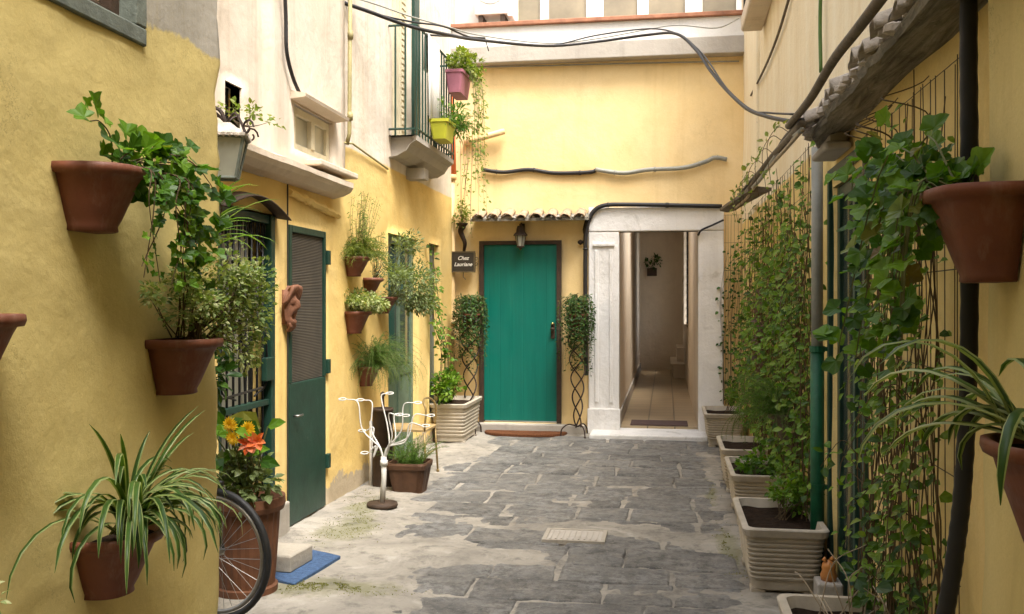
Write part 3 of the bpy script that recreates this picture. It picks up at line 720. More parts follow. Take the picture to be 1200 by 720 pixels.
# passage behind the portal
ZF, YE = .07, 19.6
fl = MB(); fl.box(jb-.05,jc+.4,YB+.13,YE,-.2,ZF); fl.build('passage_floor', 'floortile', h)
mb = MB(); mb.box(jb-.20,jb-.02,YB+.13,YE,ZF,3.2); mb.box(jb-.2,jc+.9,YE,YE+.2,ZF,3.2)
mb.box(jc,jc+.14,YB+.131,15.0,ZF,3.2); mb.box(jc,jc+.14,15.0,18.6,ZF,1.05); mb.box(jc,jc+.14,18.6,YE,ZF,3.2); mb.box(jc,jc+.14,15.0,18.6,2.95,3.2); mb.box(jb-.2,jc+.9,YB+.131,11.6,3.2,3.4); mb.box(jb-.2,jc+.9,13.9,YE,3.2,3.4)  # ceiling left open partway, an added gap that lights the passage
mb.build('passage_wall', 'passage', h)
mb = MB()
for i in range(16): mb.box(jc+.05,jc+.065,15.0+i*.24,15.025+i*.24,1.05,2.95)
for i in range(13): mb.box(jc+.052,jc+.063,15.0,18.6,1.05+i*.15,1.07+i*.15)
lw = mb.build('lattice_window', 'blackiron', h); MB().box(jc+.10,jc+.12,14.95,17.75,1.0,3.0).build('light_blocking_panel', 'glass', lw)  # dark panel added behind the lattice to cut the light coming through
mb = MB(); mb.box(jc-.22,jc-.002,17.4,YE-.002,ZF,.30); mb.box(jc-.26,jc-.002,17.36,YE-.002,.30,.34); mb.box(jc-.14,jc-.002,18.0,YE-.002,.34,.6); mb.build('passage_steps', 'passage', h, bevel=.01)
mb = MB(); mb.box(jb-.018,jb,YB+.2,YE-.01,ZF,ZF+.14); mb.build('skirting', 'concrete', h)
# tiled hood over the green door
hd = thing('door_hood', 'small hood of curved clay tiles above the green door', 'hood', (-1.6, YB, 2.3))
hz0 = on_y(620,259,YB-.28).z; hx0, hx1 = on_y(551,255,YB-.28).x, on_y(689,255,YB-.28).x
mb = MB(); mb.loft([[(x_,YB-.005,hz0+.03),(x_,YB-.28,hz0),(x_,YB-.28,hz0+.035),(x_,YB-.005,hz0+.10)] for x_ in (hx0,(hx0+hx1)/2,hx1)]); mb.build('board', 'canopy', hd, bevel=.004)
R = random.Random(5)
for i in range(8):
    xx = hx0+.09+i*(hx1-hx0-.18)/7; rr = .062*R.uniform(.85,1.1); dz = R.uniform(-.006,.008); loops = []
    for yy, zz, k in ((YB-.315,hz0+.03+dz,1),(YB-.16,hz0+.075+dz,.92),(YB-.004,hz0+.12+dz,.86)):
        up_ = [(xx+rr*k*math.cos(t), yy, zz+rr*k*.8*math.sin(t)) for t in [math.pi*q/10 for q in range(11)]]
        dn = [(xx+(rr*k-.014)*math.cos(t), yy, zz+(rr*k-.014)*.8*math.sin(t)) for t in [math.pi*q/10 for q in range(10,-1,-1)]]
        loops.append(up_+dn)
    mb = MB(); mb.loft(loops); mb.build('roof_tile', 'tile', hd, True)
mb = MB()
for i in range(26): 
    xx = R.uniform(hx0+.03,hx1-.03); mb.lathe([(.001,-.012),(.018,-.004),(.015,.008),(.001,.014)], (xx,YB-.27+R.uniform(-.02,.03),hz0+.042), 6)
kind(mb.build('mortar_filling', 'concrete', hd), 'stuff')

# ---------------- right house
h = thing('house', 'narrow right hand house with climbing vines and a green framed door', 'house', (XR, 6.5, 0))
DY0, DY1 = 4.06, 4.86
P = prof([(XR+.03,2.3),(XR,2.3),(XR,DY0),(XR,DY1),(XR,9.72),(XR,YB+.02)], .12)
Z = subdiv([-.05,.03,2.02,2.3,3.2], .12)[:-1]+subdiv([3.2,5.8], .4)
mb = MB(); sheet(mb, P, Z, [(XR-.1,XR+.1,DY0,DY1,.03,2.02)], (.12,0), wob('x', .02, 1.0)); mb.build('wall', 'right', h, True)
MB().box(XR+.12,1.9,2.4,YB,5.7,5.82).build('roof', 'concrete', h)
MB().box(XR+.005-.035,XR+.03,8.55,8.9,2.3,5.7).build('pilaster', 'right', h, bevel=.02)
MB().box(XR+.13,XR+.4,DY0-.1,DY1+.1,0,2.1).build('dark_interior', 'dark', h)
d = MB(); d.box(XR+.02,XR+.07,DY0,DY0+.05,.03,2.02); d.box(XR+.02,XR+.07,DY1-.06,DY1,.03,2.02); d.box(XR+.02,XR+.07,4.42,4.47,.03,2.02); d.box(XR+.02,XR+.07,DY0+.05,4.42,1.96,2.02); d.box(XR+.02,XR+.07,4.47,DY1-.06,1.96,2.02); d.box(XR+.02,XR+.07,DY0+.05,4.42,.03,.15); d.box(XR+.02,XR+.07,4.47,DY1-.06,.03,.15)
d = d.build('door', 'green', h, bevel=.004)
for a, b_ in ((DY0+.05,4.42),(4.47,DY1-.06)): MB().box(XR+.04,XR+.05,a,b_,.15,1.96).build('pane', 'glass', d)
mb = MB(); mb.box(XR-.02,XR+.015,DY0-.05,DY0-.002,.0,2.06); mb.box(XR-.02,XR+.015,DY1+.002,DY1+.05,.0,2.06); mb.box(XR-.02,XR+.015,DY0-.05,DY1+.05,2.062,2.11); mb.build('door_frame', 'green', h, bevel=.004)
mb = MB(); mb.box(.64,XR-.0,5.2,8.3,3.78,3.92); sb = mb.build('balcony', 'left_cream', h, bevel=.02)
mb = MB(); mb.box(.655,.665,5.22,8.28,4.75,4.78)
for i in range(24): mb.box(.655,.667,5.24+i*.13,5.255+i*.13,3.92,4.75)
mb.build('railing', 'blackiron', sb)
mb = MB(); mb.box(XR-.12,XR-.005,4.35,4.75,2.02+.115,2.17); mb.box(XR-.09,XR-.004,4.42,4.68,2.172,2.235); mb.build('corbel', 'concrete', h, bevel=.012)
# tiled canopy
cn = thing('wall_canopy', 'crumbling tiled canopy jutting from the right wall, grey underside', 'canopy', (XR, 3.5, 2.2))
mb = MB(); loops = []; R = random.Random(8)
for yy in subdiv([2.05, 4.75], .05):
    w_ = .02*noise.noise(Vector((yy*3,1,1)))+.012*noise.noise(Vector((yy*11,1,1)))
    k = 1 if yy < 4.4 else 1-(yy-4.4)/.5
    zq = lambda a, s: .012*noise.noise(Vector((a*14, yy*2.2, s)))
    sec = [(XR+.01,2.225+zq(0,0)),(XR-.05,2.215+zq(1,0)),(XR-.10*k,2.205+zq(2,0)),(XR-.14*k,2.20+zq(3,0)),(.65+(1-k)*.12+w_,2.20),(.64+(1-k)*.12+w_,2.225),(.66+(1-k)*.12,2.24),(XR+.01,2.33)]
    loops.append([(x_, yy, z_) for x_, z_ in sec])
mb.loft(loops); mb.build('board', 'canopy', cn)
for i in range(13):
    yy = 2.12+i*.195; rr = .060*R.uniform(.85,1.25); dz = R.uniform(-.012,.012); x0 = .615+R.uniform(-.02,.03); loops = []
    for xx, zz, k in ((x0,2.235+dz,1),(x0+.10,2.275+dz,.92),(XR+.02,2.33+dz,.85)):
        up_ = [(xx, yy+rr*k*math.cos(t), zz+rr*k*.95*math.sin(t)) for t in [math.pi*q/10 for q in range(11)]]
        dn = [(xx, yy+(rr*k-.016)*math.cos(t), zz+(rr*k-.016)*.95*math.sin(t)) for t in [math.pi*q/10 for q in range(10,-1,-1)]]
        loops.append([(p[0]+.014*noise.noise(Vector((p[1]*22,p[2]*22,i))), p[1], p[2]+.006*noise.noise(Vector((p[1]*30,p[2]*30,i+3)))) for p in up_+dn])
    mb = MB(); mb.loft(loops); mb.build('roof_tile', 'tile_grey', cn, True)
mb = MB()
for i in range(60):
    yy = R.uniform(2.1,4.6); q = R.uniform(.012,.032); mb.lathe([(.001,-q*.7),(q,-q*.3),(q*.9,q*.4),(.001,q*.8)], (.65+R.uniform(-.015,.03),yy,2.235+R.uniform(-.01,.02)), 7)
kind(mb.build('mortar_filling', 'tile_grey', cn), 'stuff')
# ---------------- near right house
h = thing('house', 'shaded pale ochre house at the near right edge, bulging plaster base', 'house', (.75, 2.5, 0))
def dr(p):
    b_ = -.075*math.exp(-max(0, p.z-.35)/.22) if p.z > .35 else -.075
    d_ = .012*noise.noise(p*1.1)+.005*noise.noise(p*4.2)
    e = max(0, 1-abs(p.y-2.39)/.06); q = .012*noise.noise(p*4.5)
    return (d_+b_+q*e, q*e, 0)
P = prof([(.75,-9),(.75,1.2)], .4)[:-1]+prof([(.75,1.2),(.75,2.37)], .05)[:-1]+[(.75,2.37),(.757,2.39),(.78,2.40),(.86,2.40),(1.5,2.40)]
mb = MB(); sheet(mb, P, subdiv([-.05,3], .05)[:-1]+subdiv([3,7.3], .4), (), (0,0), dr); mb.build('wall', 'near_right', h, True)
MB().box(.9,2.6,-9,2.2,7.1,7.3).build('roof', 'concrete', h)

exec_marker = 0
# ================================================================== POTS AND PLANTS
def half_pot(mb, Y, zt, X, out, W, D, Hh, p=2.0, m=0):
    """half-round wall pot: flat back on plane X, bulging out"""
    def sec(k, z):
        L = []
        for i in range(15):
            t = math.pi*i/14; c_, s_ = math.cos(t), math.sin(t)
            L.append((X+out*(.004+D*k*abs(s_)**(2/p)), Y+W/2*k*(1 if c_ >= 0 else -1)*abs(c_)**(2/p), z))
        return L
    mb.loft([sec(.50,zt-Hh), sec(.545,zt-Hh+.003), sec(.535,zt-Hh+.016), sec(.60,zt-Hh*.8), sec(.74,zt-Hh*.5), sec(.86,zt-Hh*.25), sec(.91,zt-.030), sec(1.0,zt-.028), sec(1.03,zt-.016), sec(1.02,zt-.002), sec(.98,zt), sec(.93,zt-.003), sec(.90,zt-.03)], m, (True, False))
def soil_half(mb, Y, zt, X, out, W, D, p=2.0):
    L = [(X+out*(.004+D*.91*abs(math.sin(math.pi*i/14))**(2/p)), Y+W/2*.91*(1 if math.cos(math.pi*i/14) >= 0 else -1)*abs(math.cos(math.pi*i/14))**(2/p), zt-.022) for i in range(15)]
    mb.add(L, [tuple(range(15))])
def wall_pot(label, Y, zt, X, out, W=.27, D=.17, Hh=.18, p=2.3, group='terracotta pots hung on the walls', material='terra', cat='potted plant'):
    t = thing('potted_plant', label, cat, (X+out*D/2, Y, zt-Hh), group)
    a = MB(); half_pot(a, Y, zt, X, out, W, D, Hh, p); a.build('pot', material, t, True)
    a = MB(); soil_half(a, Y, zt, X, out, W, D, p); a.build('soil', 'soil', t)
    return t
XN = -1.6
# --- ivy pot
R = random.Random(21)
t = wall_pot('terracotta wall pot of bright trailing ivy, topmost on the near left wall', 2.38, 1.825, XN, 1)
fm, sm = MB(), MB(); b0 = Vector((XN+.08,2.40,1.81))
for i in range(8):   # strands rising then trailing along the wall to the right
    y1 = R.uniform(2.5,2.72); z1 = R.uniform(1.78,1.9); y2 = y1+R.uniform(.12,.30); z2 = R.uniform(1.66,1.84); y3 = y2+R.uniform(-.02,.12)
    vine(fm, sm, [b0+rv(R)*.03, (XN+.10+R.uniform(0,.07),y1,z1), (XN+.10+R.uniform(0,.05),min(y2,2.96),z2), (XN+.07+R.uniform(0,.05),min(y3,3.0),z2-R.uniform(.05,.24))], .032, .050, R, 'lobe', spread=.04, out=Vector((1,-.3,.3)))
for q in (((XN+.1,2.36,1.9),(XN+.12,2.28,1.93),(XN+.13,2.22,1.92)), ((XN+.1,2.42,1.86),(XN+.12,2.50,1.90),(XN+.12,2.58,1.87)), ((XN+.12,2.48,1.84),(XN+.13,2.62,1.86),(XN+.13,2.75,1.84))):
    vine(fm, sm, [b0]+list(q), .022, .052, R, 'lobe', spread=.035, out=Vector((1,-.4,.4)))
for i in range(7):
    y1 = R.uniform(2.40,2.62)
    vine(fm, sm, [b0, (XN+.19,y1,1.82), (XN+.20,y1+R.uniform(-.02,.05),1.72), (XN+.18,y1+R.uniform(-.08,.1),1.58-R.uniform(0,.12))], .030, .030, R, 'lobe', spread=.02, out=Vector((1,-.4,0)), dens=.8)
fm.build('foliage', 'leaf_ivy', t); sm.build('stem', 'twig', t)
# --- variegated pot
t = wall_pot('terracotta wall pot with bushy variegated shrub beside the barred gate', 2.83, 1.335, XN, 1)
fm, sm = MB(), MB()
bush(fm, sm, (XN+.09,2.84,1.33), (XN+.13,2.90,1.49), .11, .24, .12, 2000, .019, R, 'oval', .34, 22, 22)
bush(fm, sm, (XN+.10,2.94,1.33), (XN+.15,3.10,1.42), .075, .17, .17, 1300, .019, R, 'oval', .34, 14, 14)
bush(fm, sm, (XN+.05,2.80,1.34), (XN+.10,2.66,1.50), .07, .12, .07, 350, .019, R, 'oval', .34, 6, 6)
fm.build('foliage', 'leaf_var', t); sm.build('stem', 'twig', t)
# --- spider plant left
t = wall_pot('terracotta wall pot of arching striped spider plant low on near left wall', 2.46, .80, XN, 1, W=.28)
fm = MB(); bs0 = Vector((XN+.09,2.46,.80))
for i in range(82):
    az = R.uniform(-2.2,1.7); L = R.uniform(.30,.62)*(.66 if az > -.4 else .92)
    blade(fm, bs0+Vector((R.uniform(-.03,.03),R.uniform(-.05,.05),0)), az, R.uniform(.55,1.45), L, R.uniform(.009,.0155), R, R.uniform(2.3,3.3))
for az, e, L in ((1.5,1.5,.30),(-1.2,1.5,.32),(1.1,1.25,.42),(1.35,1.05,.46),(1.5,.9,.42),(-1.5,1.3,.40)):
    blade(fm, bs0, az, e, L, .012, R, .9)
fm.build('foliage', ['blade', 'blade_edge'], t, True)
# --- pot cut by the frame
t = wall_pot('empty looking terracotta wall pot cut off by the left frame edge', 1.865, 1.425, XN, 1)
# --- bit of variegated plant at frame edge
t = wall_pot('small variegated plant poking in at the lower left corner', 1.60, .66, XN, 1)
fm, sm = MB(), MB(); bush(fm, sm, (XN+.09,1.62,.66), (XN+.15,1.72,.80), .08, .12, .09, 420, .02, R, 'oval', .3, 8, 8); fm.build('foliage', 'leaf_var', t); sm.build('stem', 'twig', t)
# --- tall strap-leaf plant hung behind the pillar, with glossy leaves below
t = thing('potted_plant', 'strap leaved plant sprouting behind the near pillar in front of the gate', 'potted plant', (-1.99,3.62,1.6), 'terracotta pots hung on the walls')
a = MB(); a.lathe([(.075,-.16),(.08,-.15),(.10,-.03),(.112,-.03),(.112,0),(.10,0),(.096,-.02)], (-1.96,3.62,1.60), 20, 0, (True,False)); a.build('pot', 'terra', t, True)
MB().tube([(-1.96,3.72,1.55),(-1.96,3.7,1.95),(-1.96,3.21,1.98)], .006, 6).build('bracket', 'blackiron', t)
fm = MB(); q0 = Vector((-1.96,3.62,1.6))
for i in range(24): blade(fm, q0+rv(R)*.02, R.uniform(-1.3,1.2), R.uniform(.7,1.5), R.uniform(.30,.50), R.uniform(.009,.016), R, R.uniform(1.0,2.3))
fm.build('foliage', ['leaf_yellow', 'leaf_vine'], t, True)
t = thing('potted_plant', 'dark leafy plant between the pillar edge and the gate bars', 'potted plant', (-2.05,3.9,.7))
a = MB(); a.lathe([(.07,-.16),(.09,-.03),(.10,-.03),(.10,0),(.085,0)], (-2.02,3.75,.98), 18, 0, (True,False)); a.build('pot', 'terra', t, True)
MB().tube([(-2.02,3.84,.95),(-2.02,3.9,1.0),(-2.02,4.5,1.02)], .006, 6).build('bracket', 'blackiron', t)
fm, sm = MB(), MB(); bush(fm, sm, (-2.02,3.75,.98), (-1.97,3.78,1.20), .10, .12, .22, 330, .065, R, 'oval', .25, 10, 10, .4); fm.build('foliage', 'leaf_dark', t); sm.build('stem', 'stem', t)

# --- flower planter behind the wheel
t = thing('potted_plant', 'large ribbed terracotta planter of yellow and orange flowers behind bicycle wheel', 'potted plant', (-2.06,4.40,0))
a = MB(); n = 48; loops = []
for r_, z_, rib in ((.135,.0,0),(.15,.0,0),(.152,.05,0),(.138,.055,1),(.150,.20,1),(.165,.42,1),(.182,.425,0),(.190,.45,0),(.188,.49,0),(.172,.49,0),(.165,.45,0)):
    loops.append([(-2.06+(r_-(.006 if (rib and k % 2) else 0))*math.cos(6.2832*k/n), 4.40+(r_-(.006 if (rib and k % 2) else 0))*math.sin(6.2832*k/n), z_) for k in range(n)])
a.loft(loops, 0, (True,False)); a.build('pot', 'terra2', t)
a = MB(); a.lathe([(.17,.44),(.001,.45)], (-2.06,4.40,0), 20, 0, (False,False)); a.build('soil', 'soil', t)
fm, sm = MB(), MB(); bush(fm, sm, (-2.06,4.4,.45), (-2.05,4.36,.62), .16, .14, .13, 420, .05, R, 'oval', .3, 12, 12); fm.build('foliage', 'leaf_sage', t)
fm = MB(); 
for i in range(15):
    p = Vector((-2.10+R.uniform(-.13,.20),4.32+R.uniform(-.06,.06),.74+R.uniform(-.06,.12))); leaf(fm, p, Vector((R.uniform(-.6,1),-.3,R.uniform(-.1,.6))), Vector((-.2,-1,.6)), R.uniform(.11,.17), 'oval', .30); sm.tube(spline([(-2.06,4.4,.46),(p+Vector((-2.06,4.4,.46)))/2+rv(R)*.02,p],4), .004, 5)
fm.build('large_leaf', 'leaf_ivy', t)
for px, py in ((274,513),(291,503),(270,498),(283,509)) [:3]:
    p = on_y(px, py, 4.24); a = MB()
    for ring, rr in ((0,.040),(1,.033),(2,.024),(3,.014)):
        for k in range(18-ring*3):
            an = 6.2832*k/(18-ring*3)+ring*.2; dd = Vector((math.cos(an), -.25-.45*ring, math.sin(an)+.1)); leaf(a, p+Vector((0,-.004*ring,0)), dd, Vector((0,-1,.2)), rr*R.uniform(.9,1.1), 'oval', .16)
    a.build('yellow_flower', 'yellowpetal', t); sm.tube([p, p+Vector((0,.04,-.12)), (-2.06,4.4,.5)], .003, 5)
for px, py in ((302,517),(292,520)):
    p = on_y(px, py, 4.22); a = MB()
    for k in range(7):
        an = 6.2832*k/7; leaf(a, p, Vector((math.cos(an), -.7, math.sin(an))), Vector((math.cos(an)*.3,-1,.4)), .06, 'oval', .27)
    a.build('orange_flower', 'orangepetal', t); sm.tube([p, p+Vector((0,.05,-.12)), (-2.06,4.4,.5)], .003, 5)
sm.build('stem', 'stem', t)

# --- left house wall pots
R = random.Random(33)
gp = 'terracotta pots hung on the walls'
p_ = on_x(405,300,XL)
t = wall_pot('terracotta pot of tall wispy grass right of the screen door', 6.86, 1.80, XL, 1, .24, .16, .15)
fm, sm = MB(), MB()
fern(fm, sm, (XL+.09,6.86,1.79), 150, .27, R, nl=.04, dens=22, elev=(.3,1.45), fall=2.0)
for i in range(34):
    q = Vector((XL+.09+R.uniform(-.04,.05),6.86+R.uniform(-.08,.08),1.8)); e = q+Vector((R.uniform(-.04,.12),R.uniform(-.14,.14),R.uniform(.28,.50))); vine(fm, sm, [q,(q+e)/2+rv(R)*.03,e], .02, .03, R, 'oval', .10, .01, Vector((1,-.6,.3)), .0018)
fm.build('foliage', 'leaf_yellow', t); sm.build('stem', 'stem', t)
t = wall_pot('smaller terracotta pot of bare brown twigs behind the wispy grass', 7.28, 1.65, XL, 1, .20, .13, .12)
fm, sm = MB(), MB()
for i in range(20):
    q = Vector((XL+.07,7.28+R.uniform(-.05,.05),1.64)); e = q+Vector((R.uniform(0,.16),R.uniform(-.12,.2),R.uniform(.15,.38))); vine(fm, sm, [q,(q+e)/2+rv(R)*.03,e], .03, .028, R, 'oval', .2, .015, Vector((1,-.6,.3)), .0022)
fm.build('foliage', 'leaf_sage', t); sm.build('stem', 'twig', t)
t = wall_pot('terracotta pot of pale variegated herb, directly below the wispy grass pot', 6.87, 1.385, XL, 1, .25, .16, .17)
fm, sm = MB(), MB(); bush(fm, sm, (XL+.09,6.87,1.38), (XL+.13,6.92,1.46), .13, .24, .10, 1900, .024, R, 'oval', .36, 16, 12); fm.build('foliage', 'leaf_var', t); sm.build('stem', 'stem', t)
t = wall_pot('terracotta pot of sprawling grey green herb beside the glazed door', 7.62, 1.50, XL, 1, .22, .15, .14)
fm, sm = MB(), MB(); bush(fm, sm, (XL+.09,7.62,1.49), (XL+.22,7.72,1.62), .20, .38, .18, 1700, .038, R, 'oval', .18, 18, 20); bush(fm, sm, (XL+.09,7.62,1.49), (XL+.30,7.8,1.45), .12, .26, .14, 600, .038, R, 'oval', .22, 8, 8); bush(fm, sm, (XL+.09,7.7,1.6), (XL+.16,7.9,1.95), .10, .24, .18, 420, .04, R, 'oval', .18, 8, 8)
fm.build('foliage', 'leaf_sage', t); sm.build('stem', 'stem', t)
t = wall_pot('hanging pot hidden under feathery asparagus fern on the left yellow wall', 7.16, .95, XL, 1, .22, .15, .16)
fm, sm = MB(), MB(); fern(fm, sm, (XL+.09,7.16,.95), 260, .44, R, (-2.2,1.9), (.1,1.4), 2.4, .022, 38); fm.build('foliage', 'leaf_fern', t); sm.build('stem', 'stem', t)
# right near pots
XP = .75
t = wall_pot('terracotta wall pot spilling large lobed ivy leaves on the near right wall', 2.24, 1.705, XP, -1, .28, .165, .21, 3.2)
fm, sm = MB(), MB(); b0 = Vector((XP-.08,2.28,1.69)); R = random.Random(44)
for i in range(14):
    y1 = R.uniform(2.42,2.8); x1 = XP-.10-R.uniform(-.02,.12); e1 = (x1-R.uniform(-.02,.06), y1+R.uniform(.05,.5), R.uniform(1.35,1.92))
    vine(fm, sm, [b0+rv(R)*.03, (x1,y1,R.uniform(1.70,1.86)), e1, (e1[0],e1[1]+R.uniform(0,.15),e1[2]-R.uniform(.05,.25))], .060, .058, R, 'ger', spread=.07, out=Vector((-.9,-.7,.5)), r=.003)
for i in range(12):
    y1 = R.uniform(2.2,2.5)
    vine(fm, sm, [b0+rv(R)*.04, (XP-.17,y1+.05,1.73), (XP-.19,y1+.1,1.6), (XP-.19,y1+.16,1.42-R.uniform(0,.15))], .05, .05, R, 'ger', spread=.03, out=Vector((-1,-.6,.2)), dens=.7)
fm.build('foliage', 'leaf_ivy', t); sm.build('stem', 'stem', t)
t = wall_pot('terracotta wall pot of drooping spider plant at the right frame edge', 1.82, 1.20, XP, -1, .28, .165, .24, 3.0)
fm = MB(); bs0 = Vector((XP-.09,1.84,1.20))
for i in range(14): blade(fm, bs0+Vector((R.uniform(-.03,.03),R.uniform(-.05,.05),0)), R.uniform(.8,4.2), R.uniform(.4,1.3), R.uniform(.24,.42), R.uniform(.011,.018), R, R.uniform(1.8,3.0))
for az, e, L, f_ in ((2.0,.45,.40,1.5),(1.85,.3,.42,1.6),(2.2,.2,.36,1.3),(2.05,.9,.36,2.2),(1.7,.6,.40,2.4),(2.3,.75,.42,2.0)): blade(fm, bs0, az, e, L, .019, R, f_)
fm.build('foliage', ['blade', 'blade_edge'], t, True)
# fern pot on right wall
t = wall_pot('brown wall pot of feathery fern among vines on the right wall', 5.72, .80, XR, -1, .26, .22, .24, 2.2, None, 'pipe_brown')
fm, sm = MB(), MB(); fern(fm, sm, (XR-.16,5.74,.80), 130, .40, R, (2.2,5.2), (.1,1.4), 2.2, .022, 40); fm.build('foliage', 'leaf_fern', t); sm.build('stem', 'stem', t)

# --- ribbed planters
def rrect(x0, x1, y0, y1, r, z, n=5):
    L = []
    for cx, cy, a0 in ((x1-r,y1-r,0),(x0+r,y1-r,90),(x0+r,y0+r,180),(x1-r,y0+r,270)):
        for k in range(n+1):
            a = rad(a0+90*k/n); L.append((cx+r*math.cos(a), cy+r*math.sin(a), z))
    return L
def planter_parts(t, W, D, Hh, ribs=9):
    a = MB(); loops = []
    def sec(z, e): 
        k = .80+.20*z/Hh; return rrect(-W/2*k-e, W/2*k+e, -D/2*k-e, D/2*k+e, .045, z)
    loops.append(sec(.02, -.01)); loops.append(sec(.03, 0)); z0 = .075; st = (Hh-.05-z0)/ribs
    for i in range(ribs):
        z = z0+i*st
        loops += [sec(z, -.004), sec(z+st*.2, .004), sec(z+st*.6, .006), sec(z+st*.85, .002)]
    loops += [sec(Hh-.045, 0), sec(Hh-.04, .016), sec(Hh-.006, .018), sec(Hh, .012), sec(Hh, -.014), sec(Hh-.05, -.02)]
    a.loft(loops, 0, (True,False)); a.build('planter_box', 'planter', t)
    for sx in (-1,1):
        for sy in (-1,1): MB().box(sx*W*.33-.035, sx*W*.33+.035, sy*D*.33-.05, sy*D*.33+.05, 0, .028).build('foot', 'planter', t, bevel=.006)
    a = MB(); k = .97; nx, ny = 10, 18; vs = []
    for j in range(ny+1):
        for i in range(nx+1):
            x = (-W/2*k+.012)+(W*k-.024)*i/nx; y = (-D/2*k+.012)+(D*k-.024)*j/ny; vs.append((x, y, Hh-.045+.012*noise.noise(Vector((x*14,y*14,Hh)))))
    a.add(vs, [(j*(nx+1)+i, j*(nx+1)+i+1, (j+1)*(nx+1)+i+1, (j+1)*(nx+1)+i) for j in range(ny) for i in range(nx)]); a.build('soil', 'soil', t)
gpl = 'off white ribbed planters'
pt0 = thing('planter', 'ribbed off white planter nearest the green downpipe, bare soil in front', 'planter', (0,0,0), gpl); planter_parts(pt0, .38, .74, .345)
spots = [((.58,5.10,0), 'large ribbed off white planter at the foot of the green downpipe'),
         ((.62,3.31,0), 'ribbed off white planter cut off by the bottom frame edge, dry twigs inside'),
         ((.62,6.55,0), 'ribbed planter with low leafy seedlings, third along the right wall'),
         ((.62,7.62,0), 'dull ribbed planter under the feathery fern on the right side'),
         ((.585,9.90,0), 'square looking ribbed planter beside the marble portal')]
for i, (l, lab) in enumerate(spots):
    o = pt0 if i == 0 else copy_tree(pt0); o.location = l; o['label'] = lab
t = thing('planter', 'long ribbed white planter left of the green door, shrub growing in it', 'planter', (-2.19, 9.74, 0), gpl); ORG[t.name] = Vector((0,0,0)); planter_parts(t, .36, .86, .42, 8)

# plants growing in them
def plant_mesh(name, label, cat, fm, sm, lm, smat, loc, group=None):
    t = thing(name, label, cat, loc, group); fm.build('foliage', lm, t); sm.build('stem', smat, t); return t
R = random.Random(55)
fm, sm = MB(), MB(); bush(fm, sm, (.60,5.15,.30), (.70,5.22,.42), .13, .26, .10, 520, .035, R, 'oval', .3, 12, 12); 
plant_mesh('shrub', 'small leafy shrub in the large planter by the green downpipe', 'shrub', fm, sm, 'leaf_vine', 'twig', (.6,5.15,.3))
sm = MB()
for i in range(16):
    q = Vector((.60+R.uniform(-.1,.1),3.25+R.uniform(-.25,.3),.30)); e = q+Vector((R.uniform(-.12,.18),R.uniform(-.2,.25),R.uniform(.08,.32))); sm.tube(spline([q,(q+e)/2+Vector((0,0,.06))+rv(R)*.03,e],5), .003, 5, taper=.5)
tag(sm.build('dry_twigs', 'drytwig', None, loc=(.6,3.1,.3)), 'dry bare stalks in the planter at the bottom frame edge', 'plant')
fm, sm = MB(), MB(); bush(fm, sm, (.60,6.5,.30), (.62,6.45,.36), .13, .30, .07, 330, .04, R, 'oval', .34, 12, 12)
plant_mesh('seedlings', 'low green seedlings filling the third planter on the right', 'plant', fm, sm, 'leaf_ivy', 'stem', (.6,6.5,.3))
fm, sm = MB(), MB(); bush(fm, sm, (.62,9.9,.3), (.68,9.85,.48), .10, .2, .12, 260, .04, R, 'oval', .25, 9, 9)
plant_mesh('shrub', 'sparse leafy plant in the planter beside the marble portal', 'shrub', fm, sm, 'leaf_vine', 'twig', (.62,9.9,.3))
# shrub + climber in left white planter
fm, sm = MB(), MB(); bush(fm, sm, (-2.2,9.6,.38), (-2.25,9.55,.60), .14, .30, .17, 480, .055, R, 'oval', .32, 16, 16)
for i in range(7):
    q = Vector((XL+.06+R.uniform(0,.08),9.35+R.uniform(-.1,.2),.4)); vine(fm, sm, [q, q+Vector((.04,.0,.5)), (XL+.06+R.uniform(0,.06),9.2+R.uniform(-.1,.22),1.25), (XL+.06,9.15+R.uniform(-.12,.15),1.55+R.uniform(0,.5))], .035, .05, R, spread=.05, out=Vector((1,-.6,.3)), r=.004)
plant_mesh('climbing_shrub', 'shrub and climber rising from long white planter left of green door', 'shrub', fm, sm, 'leaf_vine', 'twig', (-2.2,9.6,.38))

# --- trellises and vines on the right
def trellis(label, P0, du, W, z0, z1, n, m):
    a = MB(); P0 = Vector(P0); du = Vector(du); nrm = du.cross(Vector((0,0,1)))*.002
    for i in range(n):
        q = P0+du*(W*i/(n-1)); a.tube([q+Vector((0,0,z0+0*i))+rv(R)*.004, q+Vector((0,0,(z0+z1)/2))+rv(R)*.012, q+Vector((0,0,z1))+rv(R)*.01], .0016, 4)
    for j in range(m):
        z = z0+(z1-z0)*j/(m-1); a.tube([P0+nrm+Vector((0,0,z)), P0+nrm+du*W+Vector((0,0,z))], .0018, 4)
    return tag(a.build('wire_trellis', 'wire', None, loc=P0), label, 'trellis', 'wire trellises on the right')
trellis('rusty wire trellis on the yellow strip beside the marble portal', (.60,YB-.03,0), (1,0,0), .20, .3, 2.40, 7, 8)
trellis('tall rusty wire trellis behind the dense vine between planters', (XR-.03,5.05,0), (0,1,0), 4.4, .3, 2.32, 24, 9)
trellis('rusty wire trellis beside the black hose near the right house corner', (XR-.03,2.72,0), (0,1,0), 1.28, .1, 2.12, 20, 8)
out = Vector((-1,-.5,.25))
